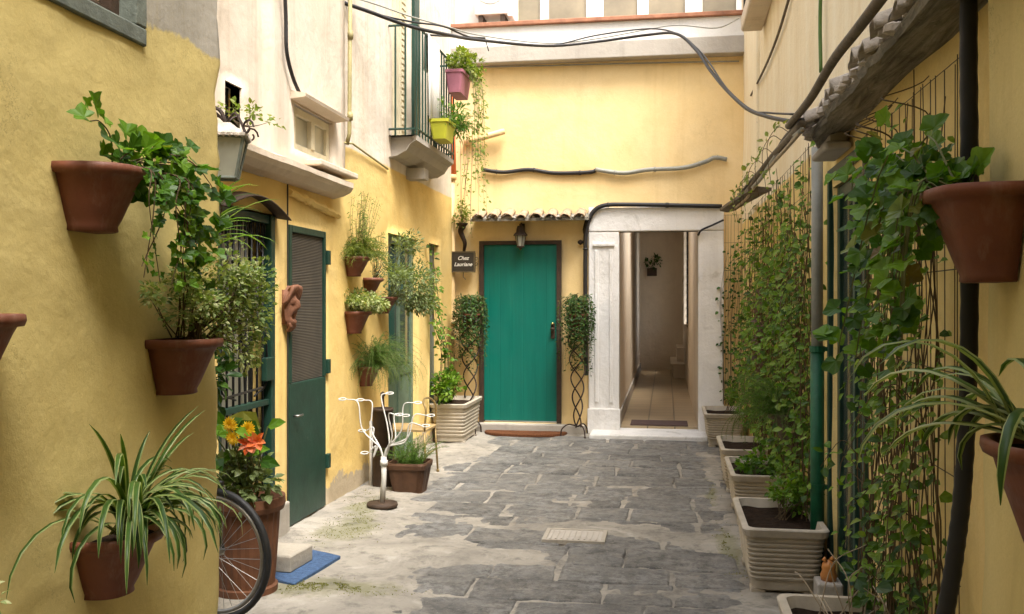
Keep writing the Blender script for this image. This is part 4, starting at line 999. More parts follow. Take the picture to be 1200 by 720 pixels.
def wall_vine(label, y0, y1, n, size, lm, seed, ztop=(1.3,2.25), lean=0, name='climbing_vine', step=.045, zb=.32, dens=.85, stemm='twig', x0=XR-.035):
    R = random.Random(seed); fm, sm = MB(), MB()
    for i in range(n):
        yb = R.uniform(y0, y1); zt = R.uniform(*ztop); pts = []; yy = yb
        for k in range(6):
            z = zb+(zt-zb)*k/5; yy += R.uniform(-.10,.10)+lean*.1; pts.append((x0-R.uniform(0,.09)*(1-.3*k/5), min(max(yy, y0-.1), y1+.1), z))
        vine(fm, sm, pts, step, size, R, 'oval', .34, .05, out, .003, 5, dens)
        if R.random() < .6:   # side shoot
            k = R.randint(2,4); q = Vector(pts[k]); vine(fm, sm, [q, q+Vector((-.07,R.uniform(-.12,.12),.06)), q+Vector((-.12,R.uniform(-.2,.2),-.08))], step*.7, size, R, 'oval', .34, .03, out, .002, 4, dens)
    t = thing(name, label, 'vine', (XR-.05,(y0+y1)/2,zb), 'vines climbing the right wall'); fm.build('foliage', lm, t); sm.build('stem', stemm, t); return t
wall_vine('dense glossy vine above the large planter at the green downpipe', 5.05, 6.3, 50, .046, 'leaf_vine', 61, (1.3,2.3))
wall_vine('dense vine above the feathery fern on the right wall', 6.3, 8.0, 46, .052, 'leaf_vine', 62, (1.5,2.35))
wall_vine('thinner vine above the dull ribbed planter near the alley end', 8.0, 9.5, 20, .05, 'leaf_vine', 63, (1.5,2.3))
wall_vine('leafy vine on the trellis behind the lobed ivy', 2.75, 3.85, 32, .042, 'leaf_vine', 64, (1.3,2.15), zb=.05, dens=.7)
wall_vine('low glossy vine at the foot of the trellis by the black hose', 2.75, 3.6, 10, .055, 'leaf_dark', 65, (.5,1.0), zb=.05)
fm, sm = MB(), MB(); R = random.Random(66)
for i in range(9):
    x = .60+R.uniform(0,.2); vine(fm, sm, [(x,YB-.05,.35),(x+R.uniform(-.06,.06),YB-.07,.95),(x+R.uniform(-.06,.05),YB-.06,1.5),(min(x+.05,.8),YB-.06,1.7+R.uniform(0,.7))], .05, .042, R, spread=.04, out=Vector((-.2,-1,.2)), dens=.75)
t = thing('climbing_vine', 'thin vine on the yellow strip beside the marble portal', 'vine', (.7,YB-.05,.35), 'vines climbing the right wall'); fm.build('foliage', 'leaf_dark', t); sm.build('stem', 'twig', t)
fm, sm = MB(), MB()
for i in range(9):
    y_ = R.uniform(4.6,8.0); vine(fm, sm, [(.60,y_,2.3),(.56,y_+.1,2.34),(.53,y_+.3,2.28),(.56,y_+.4,2.1)], .05, .04, R, spread=.04, out=Vector((-1,-.5,.4)), dens=.8)
for i in range(6):
    y_ = R.uniform(2.8,3.6); sm.tube([(.70+.045*math.cos(q*.5)*(1+.1*i)+.0, y_+.05*math.sin(q*.5), 2.12-.01*q) for q in range(14)], .0022, 4)
t = thing('climbing_vine', 'wispy vine and tendrils trailing off the eaves cable bundle', 'vine', (.6,6,2.3), 'vines climbing the right wall'); fm.build('foliage', 'leaf_yellow', t); sm.build('stem', 'twig', t)
fm, sm = MB(), MB()
for i in range(8): vine(fm, sm, [(XR-.05,7.3,.6),(.70,7.25+R.uniform(-.2,.2),1.0),(.68,7.2+R.uniform(-.3,.3),1.3),(.66,7.1+R.uniform(-.3,.3),1.55)], .05, .04, R, spread=.04, out=out)
plant_mesh('creeper', 'reddish leaved creeper amid the green vines on right wall', 'vine', fm, sm, 'leaf_red', 'twig', (XR,7.3,.6), 'vines climbing the right wall')

# --- helix stands by the door
def helix_stand(cx, lab1, lab2, seed):
    R = random.Random(seed)
    t = thing('plant_stand', lab1, 'plant stand', (cx,YB-.30,0), 'twisted iron plant stands'); y0 = YB-.30
    for ph in range(3):
        a = MB(); pts = []
        for k in range(61):
            s_ = k/60; z = .10+1.17*s_; r_ = .035+.085*s_; an = ph*2.094+s_*2*math.pi*1.9; pts.append((cx+r_*math.cos(an), y0+r_*math.sin(an), z))
        a.tube(pts, .008, 6); a.build('twisted_rod', 'iron', t, True)
    for k in range(3):
        an = k*2.094+.52 if k != 9 else 0; dx, dy = math.cos(an+math.pi/2+1.05), math.sin(an+math.pi/2+1.05)
        a = MB(); a.tube(spline([(cx,y0,.11),(cx+dx*.10,y0+dy*.10,.13),(cx+dx*.17,y0+dy*.17,.08),(cx+dx*.185,y0+dy*.185,.015)], 6), .008, 6); a.lathe([(.001,-.012),(.014,0),(.001,.012)], (cx+dx*.185,y0+dy*.185,.012), 8); a.build('foot', 'iron', t, True)
    a = MB(); a.tube([(cx+.115*math.cos(q*.2618), y0+.115*math.sin(q*.2618), 1.28) for q in range(24)], .007, 6, closed=True); a.build('top_ring', 'iron', t, True)
    p = thing('potted_plant', lab2, 'potted plant', (cx,y0,1.24), 'trailing plants on the twisted stands')
    a = MB(); a.lathe([(.06,-.06),(.10,.06),(.112,.06),(.112,.09),(.10,.09),(.095,.07)], (cx,y0,1.24), 18, 0, (True,False)); a.build('pot', 'terra', p, True)
    fm, sm = MB(), MB()
    for i in range(120):
        an = R.uniform(0,6.283); rr = R.uniform(.06,.185)*(1 if R.random()<.85 else 1.25); hh = R.uniform(.04,.20); dn = R.uniform(.08,.32) if R.random()<.55 else R.uniform(.28,.68)
        pts = [(cx+R.uniform(-.05,.05),y0+R.uniform(-.05,.05),1.32), (cx+rr*.6*math.cos(an),y0+rr*.6*math.sin(an),1.34+hh), (cx+rr*math.cos(an),y0+rr*math.sin(an),1.34+hh*.6), (cx+rr*1.05*math.cos(an),y0+rr*1.05*math.sin(an),1.34-dn*.4), (cx+rr*.95*math.cos(an)+R.uniform(-.02,.02),y0+rr*.95*math.sin(an),1.34-dn)]
        vine(fm, sm, pts, .021, .036, R, 'oval', .24, .012, Vector((math.cos(an),math.sin(an),.3)), .0016, 4, .9)
    fm.build('foliage', 'leaf_dark', p); sm.build('stem', 'stem', p)
helix_stand(on_y(551,450,YB-.3).x, 'rusty twisted iron plant stand left of the green door', 'trailing green plant on the twisted stand left of green door', 71)
helix_stand(on_y(677,450,YB-.3).x, 'rusty twisted iron plant stand between green door and marble jamb', 'trailing green plant on the twisted stand beside marble jamb', 72)

# --- plant hanging over the sign, wooden bracket, sign
sx, sz = on_y(542.5,307,YB-.14).x, on_y(542.5,307,YB-.14).z
s0 = thing('hanging_sign', 'small slate sign with white script hung left of the green door', 'sign', (sx,YB-.12,sz))
MB().box(sx-.125,sx+.125,YB-.135,YB-.11,sz-.105,sz+.105).build('board', 'signboard', s0, bevel=.004)
a = MB()
for x0,x1,z0,z1 in ((-.135,.135,.103,.118),(-.135,.135,-.118,-.103),(-.138,-.123,-.103,.103),(.123,.138,-.103,.103)): a.box(sx+x0,sx+x1,YB-.14,YB-.106,sz+z0,sz+z1)
for s_ in (-1,1):
    for q in (-1,1): a.tube([(sx+s_*(.15+.02*math.cos(k*.7)*(1-k/14)), YB-.12, sz+q*.03+.024*math.sin(k*.7)*(1-k/14)) for k in range(11)], .004, 5)
a.tube([(sx,YB-.12,sz-.118),(sx,YB-.12,sz-.17),(sx+.03,YB-.12,sz-.20)], .005, 5); a.build('scrolled_frame', 'signframe', s0)
for txt, dx, dz, size in (('Chez', .0, .022, .060), ('Lauriane', .0, -.048, .060)):
    cu = bpy.data.curves.new('sign_lettering', 'FONT'); cu.body = txt; cu.size = size; cu.shear = .35; cu.extrude = .0012; cu.offset = .0008; cu.align_x = 'CENTER'
    tmp = bpy.data.objects.new('tmp', cu); COL.objects.link(tmp); bpy.context.view_layer.update()
    me = bpy.data.meshes.new_from_object(tmp.evaluated_get(bpy.context.evaluated_depsgraph_get())); bpy.data.objects.remove(tmp)
    me.transform(Matrix.Translation((dx, -.0185, dz)) @ Matrix.Rotation(rad(90), 4, 'X')); me.materials.clear(); me.materials.append(M['letter'])
    o = bpy.data.objects.new('sign_lettering', me); COL.objects.link(o); o.parent = s0
hx_, hz_ = on_y(542,265,YB-.1).x, on_y(542,265,YB-.1).z
t = thing('potted_plant', 'small yellow green plant in a twisted dark wall holder above the sign', 'potted plant', (hx_,YB-.1,hz_))
a = MB(); a.tube(spline([(hx_,YB-.02,hz_-.28),(hx_+.015,YB-.05,hz_-.18),(hx_-.03,YB-.06,hz_-.06),(hx_,YB-.08,hz_)],6), [.018+.02*k/18 for k in range(19)], 8); a.lathe([(.03,-.02),(.06,.02),(.065,.03),(.055,.03)], (hx_,YB-.10,hz_+.0), 14); a.build('holder', 'iron', t, True)
fm, sm = MB(), MB(); R = random.Random(81)
bush(fm, sm, (hx_,YB-.1,hz_+.02), (hx_+.0,YB-.12,hz_+.14), .10, .08, .14, 180, .042, R, 'oval', .3, 9, 9); vine(fm, sm, [(hx_,YB-.1,hz_+.02),(hx_+.09,YB-.14,hz_+.06),(hx_+.11,YB-.14,hz_-.06),(hx_+.12,YB-.14,hz_-.14)], .03, .035, R)
fm.build('foliage', 'leaf_yellow', t); sm.build('stem', 'twig', t)
# lamp above the door
lx, lz = on_y(610,272,YB-.12).x, on_y(610,272,YB-.12).z
t = thing('wall_lamp', 'dark lantern style wall lamp mounted over the green door', 'lamp', (lx,YB,lz))
a = MB(); a.box(lx-.03,lx+.03,YB-.02,YB-.002,lz-.02,lz+.10); a.tube(spline([(lx,YB-.02,lz+.06),(lx,YB-.07,lz+.10),(lx,YB-.12,lz+.05)],6), .009, 8); a.build('bracket', 'darkbrown', t)
a = MB(); a.lathe([(.001,.075),(.035,.065),(.045,.03),(.05,.0),(.078,-.03),(.08,-.042),(.05,-.042)], (lx,YB-.12,lz), 8); a.build('lamp_cap', 'darkbrown', t)
a = MB(); a.lathe([(.058,-.043),(.036,-.16)], (lx,YB-.12,lz), 6); a.build('lamp_glass', 'lantern_glass', t)
a = MB()
for k in range(6):
    q = 6.2832*k/6; a.tube([(lx+.06*math.cos(q),YB-.12+.06*math.sin(q),lz-.042),(lx+.038*math.cos(q),YB-.12+.038*math.sin(q),lz-.162)], .0045, 5)
a.lathe([(.042,-.158),(.042,-.17),(.015,-.18),(.010,-.20),(.001,-.205)], (lx,YB-.12,lz), 8); a.build('lamp_frame', 'darkbrown', t)
# scroll bracket by marble
bx, bz = on_y(684,280,YB-.04).x, on_y(684,280,YB-.04).z
a = MB(); a.tube(spline([(bx+.03,YB-.03,bz+.22),(bx+.0,YB-.05,bz+.1),(bx+.02,YB-.05,bz),(bx-.03,YB-.05,bz-.05)],6), .011, 6); a.lathe([(.001,-.03),(.032,-.01),(.032,.012),(.001,.03)], (bx-.035,YB-.05,bz-.04), 10)
tag(a.build('wall_hook', 'iron', None, True, loc=(bx,YB,bz)), 'rusty scrolled wall hook between door hood and marble portal', 'hook')

# --- left lantern
R = random.Random(91)
lc = Vector((-2.15,4.36,2.19))
t = thing('wall_lantern', 'four sided white lantern with curly iron top, behind the near pillar', 'lamp', lc)
def sq(r_, z, c=lc, rot=.35): return [(c.x+r_*math.cos(rot+k*math.pi/2+.785), c.y+r_*math.sin(rot+k*math.pi/2+.785), c.z+z) for k in range(4)]
a = MB(); a.loft([sq(.07,-.12), sq(.125,.07)]); a.build('lantern_glass', 'lantern_glass', t)
a = MB()
for k in range(4): a.tube([sq(.073,-.124)[k], sq(.129,.072)[k]], .009, 5)
for r_, z in ((.073,-.124),(.129,.072)): a.tube(sq(r_, z), .009, 5, closed=True)
a.build('lantern_frame', 'greywood', t)
a = MB(); a.loft([sq(.145,.075), sq(.142,.088), sq(.075,.125), sq(.035,.15)]); 
for k in range(4):
    p, q = Vector(sq(.145,.08)[k]), Vector(sq(.145,.08)[(k+1) % 4])
    for i in range(7): a.lathe([(.001,-.014),(.014,-.006),(.014,.008),(.001,.012)], p.lerp(q,(i+.5)/7), 6)
a.build('scalloped_roof', 'tile_grey', t)
a = MB()
for k in range(4):
    p = Vector(sq(.14,.08)[k]); o_ = (p-lc); o_.z = 0; o_.normalize()
    a.tube([p+o_*(.02+.045*math.cos(q*.55)*(1-q/17))+Vector((0,0,.03+.045*math.sin(q*.55)*(1-q/17))) for q in range(14)], .005, 5)
    a.tube(spline([lc+Vector((0,0,.15)), lc+o_*.075+Vector((0,0,.19)), p+Vector((0,0,.01))],6), .006, 5)
a.tube(spline([lc+Vector((0,0,.15)), lc+Vector((-.04,0,.22)), lc+Vector((-.15,0,.24)), (XL,4.55,2.42)],6), .010, 6); a.build('scroll_bracket', 'iron', t)
fm, sm = MB(), MB(); bush(fm, sm, (-2.15,4.55,2.36), (-2.17,4.65,2.44), .10, .2, .07, 90, .035, R, 'oval', .3, 7, 7); plant_mesh('weed', 'sprigs of weed growing on the ledge behind the lantern', 'plant', fm, sm, 'leaf_yellow', 'twig', (-2.15,4.6,2.36))
# --- terracotta mask
mk = on_x(340,360,XL+.03)
t = thing('wall_mask', 'terracotta face mask with open mouth on wall by the gate', 'wall ornament', mk)
a = MB(); loops = []
for i in range(15):
    v_ = i/14; z = .135-.27*v_; wd = .075*math.sin(math.pi*(.08+.86*v_))**.55; L = []
    for k in range(13):
        s_ = -1+2*k/12; dp = .05*(1-s_*s_)**.6*math.sin(math.pi*(.1+.8*v_))**.5
        y_ = s_*wd
        dp += .035*math.exp(-((s_)/.20)**2-((v_-.47)/.09)**2)            # nose
        dp += .018*math.exp(-((v_-.36)/.04)**2)*(abs(s_)<.8)             # brow
        dp -= .020*math.exp(-((abs(s_)-.42)/.16)**2-((v_-.44)/.045)**2)  # eyes
        dp -= .045*math.exp(-((s_)/.34)**2-((v_-.72)/.075)**2)           # mouth
        dp += .014*math.exp(-((v_-.61)/.03)**2)*(abs(s_)<.7)+.012*math.exp(-((v_-.86)/.05)**2)
        L.append((XL+.02+max(dp,.002), mk.y+y_, mk.z+z))
    loops.append(L)
a.loft(loops, 0, (False,False), closed=False); a.box(XL-.005,XL+.022,mk.y-.05,mk.y+.05,mk.z-.11,mk.z+.11); a.build('face', 'mask', t, True)
a = MB()
for i in range(9):
    s_ = -1+i/4; a.tube(spline([(XL+.03,mk.y+s_*.03,mk.z+.10),(XL+.075,mk.y+s_*.06,mk.z+.125+.01*(1-abs(s_))),(XL+.05,mk.y+s_*.085,mk.z+.08-.03*abs(s_)),(XL+.02,mk.y+s_*.085,mk.z+.02)],4), .013, 6)
a.build('hair', 'mask', t, True); a = MB()
for i in range(5):
    s_ = -1+i/2; a.tube(spline([(XL+.04,mk.y+s_*.04,mk.z-.10),(XL+.045,mk.y+s_*.035,mk.z-.125),(XL+.02,mk.y+s_*.02,mk.z-.15)],4), .011, 6)
a.build('beard', 'mask', t, True)

# --- bicycle behind the pillar
WC = Vector((-2.015,3.98,.312)); wr = .30
bt = thing('bicycle', 'bicycle parked behind the near left pillar, only its front wheel showing', 'bicycle', (WC.x-.5, WC.y, 0))
BD = Vector((math.cos(rad(168)), math.sin(rad(168)), 0))   # towards the rear of the bike
def wheel(c):
    pts = lambda r_: [c+BD*r_*math.cos(6.2832*k/48)+Vector((0,0,r_*math.sin(6.2832*k/48))) for k in range(48)]
    w_ = MB(); w_.tube(pts(wr-.014), .0155, 8, closed=True); w_ = w_.build('wheel', 'rubber', bt, True)
    r_ = MB(); r_.tube(pts(wr-.042), .011, 6, closed=True); r_.build('rim', 'steel', w_, True)
    s_ = MB(); nrm = BD.cross(Vector((0,0,1)))
    for k in range(32):
        an = 6.2832*k/32; an2 = an+(.55 if k % 4 < 2 else -.55); o_ = nrm*(.028 if k % 2 else -.028)
        s_.tube([c+o_+BD*.02*math.cos(an2)+Vector((0,0,.02*math.sin(an2))), c+BD*(wr-.048)*math.cos(an)+Vector((0,0,(wr-.048)*math.sin(an)))], .0013, 4)
    s_.build('spokes', 'steel', w_); hb = MB(); hb.tube([c-nrm*.045, c+nrm*.045], .018, 8); hb.build('hub', 'steel', w_)
wheel(WC); RC = WC+BD*1.04; wheel(RC)
nr = BD.cross(Vector((0,0,1))); HT = WC+BD*.22+Vector((0,0,.55)); HB = WC+BD*.16+Vector((0,0,.40)); BB = WC+BD*.60+Vector((0,0,-.06)); ST = WC+BD*.74+Vector((0,0,.48))
a = MB()
for p, q in ((HT,HB),(HT,ST),(HB,BB),(BB,ST)): a.tube([p,q], .016, 8)
for s_ in (-1,1): a.tube([BB+nr*.03*s_, RC+nr*.05*s_], .009, 6); a.tube([ST, RC+nr*.05*s_], .008, 6)
a.build('frame', 'blackiron', bt, True)
a = MB()
for s_ in (-1,1): a.tube(spline([HB+nr*.045*s_, WC+BD*.10+Vector((0,0,.28))+nr*.05*s_, WC+nr*.055*s_],5), .011, 6)
a.tube([HB-nr*.05, HB+nr*.05], .013, 6); a.build('fork', 'blackiron', bt, True)
a = MB(); top = HT+Vector((0,0,.12))-BD*.03; a.tube([HT, top], .012, 6); a.tube(spline([top+nr*.28+BD*.12, top+nr*.22, top, top-nr*.22, top-nr*.28+BD*.12],5), .011, 8); a.build('handlebar', 'blackiron', bt, True)
a = MB(); sp = ST+Vector((0,0,.14)); a.tube([ST, sp], .012, 6); a.loft([[sp+BD*d_+nr*w_*math.cos(6.2832*k/12)+Vector((0,0,.03+.02*math.sin(6.2832*k/12))) for k in range(12)] for d_, w_ in ((-.15,.012),(-.06,.03),(.04,.07),(.11,.075),(.13,.04))]); a.build('saddle', 'rubber', bt, True)
a = MB(); a.tube([WC+BD*(wr+.025)*math.cos(q)+Vector((0,0,(wr+.025)*math.sin(q))) for q in [.5+.12*k for k in range(11)]], .012, 6); a.build('mudguard', 'blackiron', bt, True)

# --- mats, block
q = [on_z(345,686,.02), on_z(399,653,.02), on_z(336,640,.02), on_z(268,668,.02)]
a = MB(); cxy = sum(q, Vector())/4; loops = []
for z, k in ((.004,1.0),(.026,1.0),(.029,.98)):
    L = []
    for i in range(4):
        p, r_ = q[i], q[(i+1) % 4]
        for j in range(8): w_ = p.lerp(r_, j/8); w_ = cxy+(w_-cxy)*k; L.append((max(w_.x,XL+.06)+.005*noise.noise(Vector((i,j,1))), w_.y, z+.005*noise.noise(w_*6)))
    loops.append(L)
a.loft(loops); tag(a.build('doormat', 'blue_mat', None, loc=(cxy.x,cxy.y,0)), 'worn blue doormat on the ground before the barred gate', 'doormat')
a = MB(); q = on_z(308,666,.04); a.loft([[(q.x+x_*k+.006*noise.noise(Vector((x_*9,y_*9,z))), q.y+.10+y_*k, z) for x_, y_ in prof([(-.20,-.12),(.17,-.13),(.19,.13),(-.18,.14),(-.20,-.12)], .07)[:-1]] for z, k in ((.030,1),(.110,1),(.120,.96))])
tag(a.build('stone_block', 'stoneblk', None, loc=(q.x,q.y+.1,.031), bevel=.006), 'pale rough stone block used as step on the blue mat', 'stone block')
a = MB(); q = on_z(611,511,.02); L = [(math.cos(math.pi*k/20), -abs(math.sin(math.pi*k/20))**.8) for k in range(21)]
a.loft([[(q.x+.46*x_*k, YB-.155+.27*y_*k, z) for x_, y_ in L] for z, k in ((.0,1),(.024,1),(.032,.95))]); tag(a.build('doormat', 'brown_mat', None, loc=(q.x,YB-.2,0)), 'brown half round coir doormat in front of the green door', 'doormat')
MBx = MB(); MBx.box(on_y(739,490,YB+.3).x, on_y(806,490,YB+.3).x, YB+.18, YB+.62, ZF+.002, ZF+.012); tag(MBx.build('doormat', 'rubber_mat', None, loc=(0,YB+.4,ZF)), 'dark reddish mat on the threshold of the marble portal', 'doormat')
# drain cover
gq = [on_z(640,626,0), on_z(707,626,0)]; a = MB(); gx0, gx1 = -.74, -.36; gy0, gy1 = 5.62, 5.92; zz = .016
a.box(gx0,gx1,gy0,gy0+.025,zz-.02,zz+.006); a.box(gx0,gx1,gy1-.025,gy1,zz-.02,zz+.006); a.box(gx0,gx0+.025,gy0+.025,gy1-.025,zz-.02,zz+.006); a.box(gx1-.025,gx1,gy0+.025,gy1-.025,zz-.02,zz+.006)
t = thing('drain_cover', 'small rectangular drain cover set in the cement mid alley', 'drain cover', ((gx0+gx1)/2,(gy0+gy1)/2,0)); a.build('frame', 'stoneblk', t)
a = MB(); a.box(gx0+.026,gx1-.026,gy0+.026,gy1-.026,zz-.02,zz+.002)
for i in range(9): a.box(gx0+.04+i*.035,gx0+.052+i*.035,gy0+.04,gy1-.04,zz+.002,zz+.006)
a.build('grate', 'concrete', t)

# --- white wire tree
q = on_z(448,597,0); tx, ty = q.x, q.y
t = thing('wire_tree_stand', 'white wire tree ornament with looped branch ends on dark round base', 'ornament', (tx,ty,0))
a = MB(); a.lathe([(.105,.02),(.11,.03),(.105,.048),(.03,.052)], (tx,ty,0), 24); a.build('base', 'darkbrown', t, True)
a = MB(); a.tube([(tx,ty,.05),(tx+.012,ty,.22),(tx+.01,ty,.37)], [.022,.018,.022], 8); a.tube([(tx+.012,ty,.31),(tx+.012,ty,.345)], .027, 10); a.build('trunk', 'white', t, True)
R = random.Random(5)
brs = [(406,468,.0),(427,469,.06),(452,461,.08),(485,472,-.02),(500,487,.06),(463,486,-.08),(429,505,.04),(432,531,.0),(494,499,-.05),(471,487,.1)]
for u_, v_, dy in brs:
    e = on_y(u_, v_, ty+dy); b0 = Vector((tx+.01,ty,.35)); mid = b0.lerp(e,.5); a = MB()
    sgn = 1 if e.x > tx else -1
    pts = spline([b0, b0+Vector((sgn*.035,dy*.2,.09)), mid+Vector((sgn*.02,0,-.02+.03*R.random())), b0.lerp(e,.8)+Vector((-sgn*.03,0,.06)), e], 7)
    a.tube(pts, .0068, 6, taper=.55)
    a.tube([e+Vector((sgn*.03+.026*math.cos(q_*.45), .018*math.sin(q_*.45), .006*math.sin(q_*.45))) for q_ in range(14)], .0042, 5, closed=True)
    a.build('branch', 'white', t, True)
# dark bin / pipe
q = on_z(452,575,0); a = MB(); px, py = -2.19, 7.10
a.lathe([(.075,0),(.078,.01),(.078,.60),(.084,.60),(.084,.625),(.070,.625),(.068,.5)], (px,py,0), 20, 0, (True,False))
t = thing('umbrella_stand', 'tall dark cylindrical bin against the yellow wall behind wire tree', 'bin', (px,py,0)); a.build('body', 'darkbrown', t, True)
a = MB(); a.tube([(px+.02,py,.05),(px+.0,py,.72)], .012, 6); a.lathe([(.001,.71),(.02,.72),(.02,.74),(.001,.755)], (px,py,0), 8); a.build('rod', 'darkbrown', t)
tag(MB().tube([(-2.285,7.10,0),(-2.285,7.10,.52)], .014, 8).build('water_pipe', 'white', None, True, loc=(-2.285,7.1,0)), 'thin white pipe standing by the yellow wall beside the dark bin', 'pipe')
# fern pot
q = on_z(478,578,0); cx, cy = q.x-.0, q.y+.06
t = thing('potted_plant', 'brown square fluted tub of feathery fern next to the wire tree', 'potted plant', (cx,cy,0))
a = MB(); loops = []
for z, k, rib in ((0,.74,0),(.02,.76,1),(.10,.86,1),(.185,.95,1),(.19,1.0,0),(.22,1.03,0),(.235,1.0,0),(.235,.92,0),(.20,.9,0)):
    L = rrect(-.15*k,.15*k,-.15*k,.15*k,.05*k,z,4); n = len(L); P_ = []
    for a_, b_ in zip(L, L[1:]+L[:1]):
        for j in range(3): P_.append(((a_[0]+(b_[0]-a_[0])*j/3), (a_[1]+(b_[1]-a_[1])*j/3), z))
    loops.append([(cx+p[0]*(1-(.05 if rib and i % 2 else 0)), cy+p[1]*(1-(.035 if rib and i % 2 else 0)), p[2]) for i, p in enumerate(P_)])
a.loft(loops, 0, (True,False)); a.build('pot', 'tub', t); a = MB(); a.box(cx-.135,cx+.135,cy-.135,cy+.135,.19,.205); a.build('soil', 'soil', t)
fm, sm = MB(), MB(); R = random.Random(17); fern(fm, sm, (cx,cy,.20), 90, .30, R, (0,6.28), (.7,1.5), 1.0, .026, 32, .08); fm.build('foliage', 'leaf_fern', t); sm.build('stem', 'stem', t)
# gold chair
t = thing('chair', 'small gold metal chair with tan seat by the glazed door', 'chair', (-2.1,7.7,0))
x0, x1, y0, y1, sh = -2.34, -1.93, 7.45, 7.85, .40
a = MB(); a.loft([rrect(x0,x1,y0,y1,.06,sh-.008), rrect(x0,x1,y0,y1,.06,sh+.010), rrect(x0+.03,x1-.03,y0+.03,y1-.03,.05,sh+.016)]); a.build('seat', 'tan', t)
for lx_, ly_ in ((x0+.02,y0+.02),(x1-.02,y0+.02),(x0+.02,y1-.02),(x1-.02,y1-.02)):
    a = MB(); sx_ = .02 if lx_ > -2.1 else -.0; a.tube([(lx_,ly_,sh-.02),(lx_+sx_,ly_+(.02 if ly_ > 7.6 else -.02),0)], .009, 6); a.lathe([(.013,0),(.013,.02),(.009,.022)], (lx_+sx_,ly_+(.02 if ly_ > 7.6 else -.02),0), 8); a.build('leg', 'gold', t, True)
a = MB(); a.tube([(x1-.01,y0+.0,.2),(x1-.01,y1,.2)], .006, 6); a.tube([(x0+.01,y0+.0,.2),(x0+.01,y1,.2)], .006, 6); a.build('stretcher', 'gold', t)
a = MB(); a.tube(spline([(x1-.02,y0+.02,sh),(x1-.01,y0+.03,.56),(x1-.04,y0+.07,.63),(x1-.06,y0+.2,.65),(x1-.04,y1-.07,.63),(x1-.01,y1-.03,.56),(x1-.02,y1-.02,sh)],6), .009, 6)
a.build('backrest', 'gold', t, True)
# ceramic figure
q = Vector((.76,4.62,0)); a = MB(); a.lathe([(.001,.0),(.035,.0),(.04,.03),(.03,.06),(.034,.075),(.028,.10),(.012,.115),(.001,.12)], q, 12); a.lathe([(.001,.0),(.014,.01),(.001,.03)], q+Vector((-.02,-.01,.11)), 8); a.lathe([(.001,.0),(.014,.01),(.001,.03)], q+Vector((.015,.0,.112)), 8)
# raised on a small ledge stone
for k in range(len(a.V)): a.V[k] = (a.V[k][0], a.V[k][1], a.V[k][2]*.8+.14)
t = thing('ceramic_ornament', 'small orange ceramic figure at the foot of the green downpipe', 'ornament', q); a.build('figure', 'ceramic', t, True); MB().box(q.x-.06,q.x+.055,q.y-.07,q.y+.07,-.01,.139).build('plinth', 'concrete', t, bevel=.01)

# --- pipes and cables
def cable(name, label, pts, r, m='cable', cat='cable', n=8, seg=6, group=None):
    P_ = spline(pts, seg); a = MB().tube(P_, r, seg+2 if r > .02 else 6)
    if cat == 'cable' and name in ('wall_cable', 'conduit') and r > .015:
        for k in range(4, len(P_)-3, 9): a.tube([P_[k], P_[k].lerp(P_[k+1], .35)], r+.005, 8)
    return tag(a.build(name, m, None, True, loc=P_[0]), label, cat, group)
t = thing('downpipe', 'green lower downpipe beside the right hand door', 'pipe', (XR-.05,4.93,0))
MB().tube([(XR-.06,4.96,.0),(XR-.06,4.96,1.22)], .034, 14).build('lower_pipe', 'green_bright', t, True)
MB().tube([(XR-.06,4.96,1.225),(XR-.06,4.96,2.24)], .029, 12).build('upper_pipe', 'cable_grey', t, True)
for z in (.5,1.2):
    a = MB(); a.tube([(XR-.06,4.96,z),(XR-.06,4.96,z+.03)], .039, 14); a.box(XR-.03,XR+.0,4.945,4.975,z+.005,z+.025); a.build('pipe_clamp', 'green_bright', t)
c0 = on_y(529,400,YB-.10); 
t = thing('downpipe', 'cream downpipe in the corner beside the slate sign', 'pipe', (c0.x,YB-.08,0)); cb = on_y(531,205,YB-.08)
MB().tube([(c0.x,YB-.08,.02),(c0.x,YB-.08,cb.z)], .036, 14).build('pipe', 'cream_pipe', t, True)
a = MB(); a.tube([(c0.x,YB-.08,1.2),(c0.x,YB-.08,1.26)], .052, 14); a.tube([(c0.x,YB-.08,cb.z-.06),(c0.x,YB-.08,cb.z)], .054, 14); a.build('collar', 'cream_pipe', t, True)
p0, p1 = on_y(519,-30,YB-.12), on_y(526,120,YB-.12)
tag(MB().tube([p0, p1, on_y(528,150,YB-.1), (c0.x,YB-.08,cb.z-.03)], .052, 14).build('downpipe', 'orange_pipe', None, True, loc=p1), 'orange plastic downpipe behind the balcony plants', 'pipe')
tag(MB().tube([on_y(545,168,YB-.03), on_y(560,163,YB-.06), on_y(591,154,YB-.10)], .035, 12).build('pipe_stub', 'cream_pipe', None, True, loc=on_y(560,163,YB)), 'cream pipe stub sticking out of the back wall near balcony', 'pipe')
a = MB(); g0 = on_x(403,172,XL+.03); gt = on_x(402,-40,XL+.06)
a.tube([(XL+.05,6.66,2.62),(XL+.07,6.66,2.70),(XL+.08,6.66,4.4)], .016, 8); a.tube([(XL+.075,6.66,2.80),(XL+.075,6.66,2.86)], .022, 8); a.tube([(XL+.078,6.66,3.4),(XL+.078,6.66,3.46)], .022, 8); a.tube([(XL+.05,6.60,2.625),(XL+.03,6.85,2.66),(XL+.02,7.8,2.60)], .008, 6)
tag(a.build('gas_pipe', 'gas', None, True, loc=(XL,6.66,2.6)), 'thin olive pipe running up the cream wall left of balcony', 'pipe')
cable('wall_cable', 'black cable hanging down the cream wall above small window', [on_x(333,-30,XL+.09), on_x(335,20,XL+.08), on_x(336,60,XL+.08), on_x(343,90,XL+.08), on_x(353,114,XL+.09)], .012)
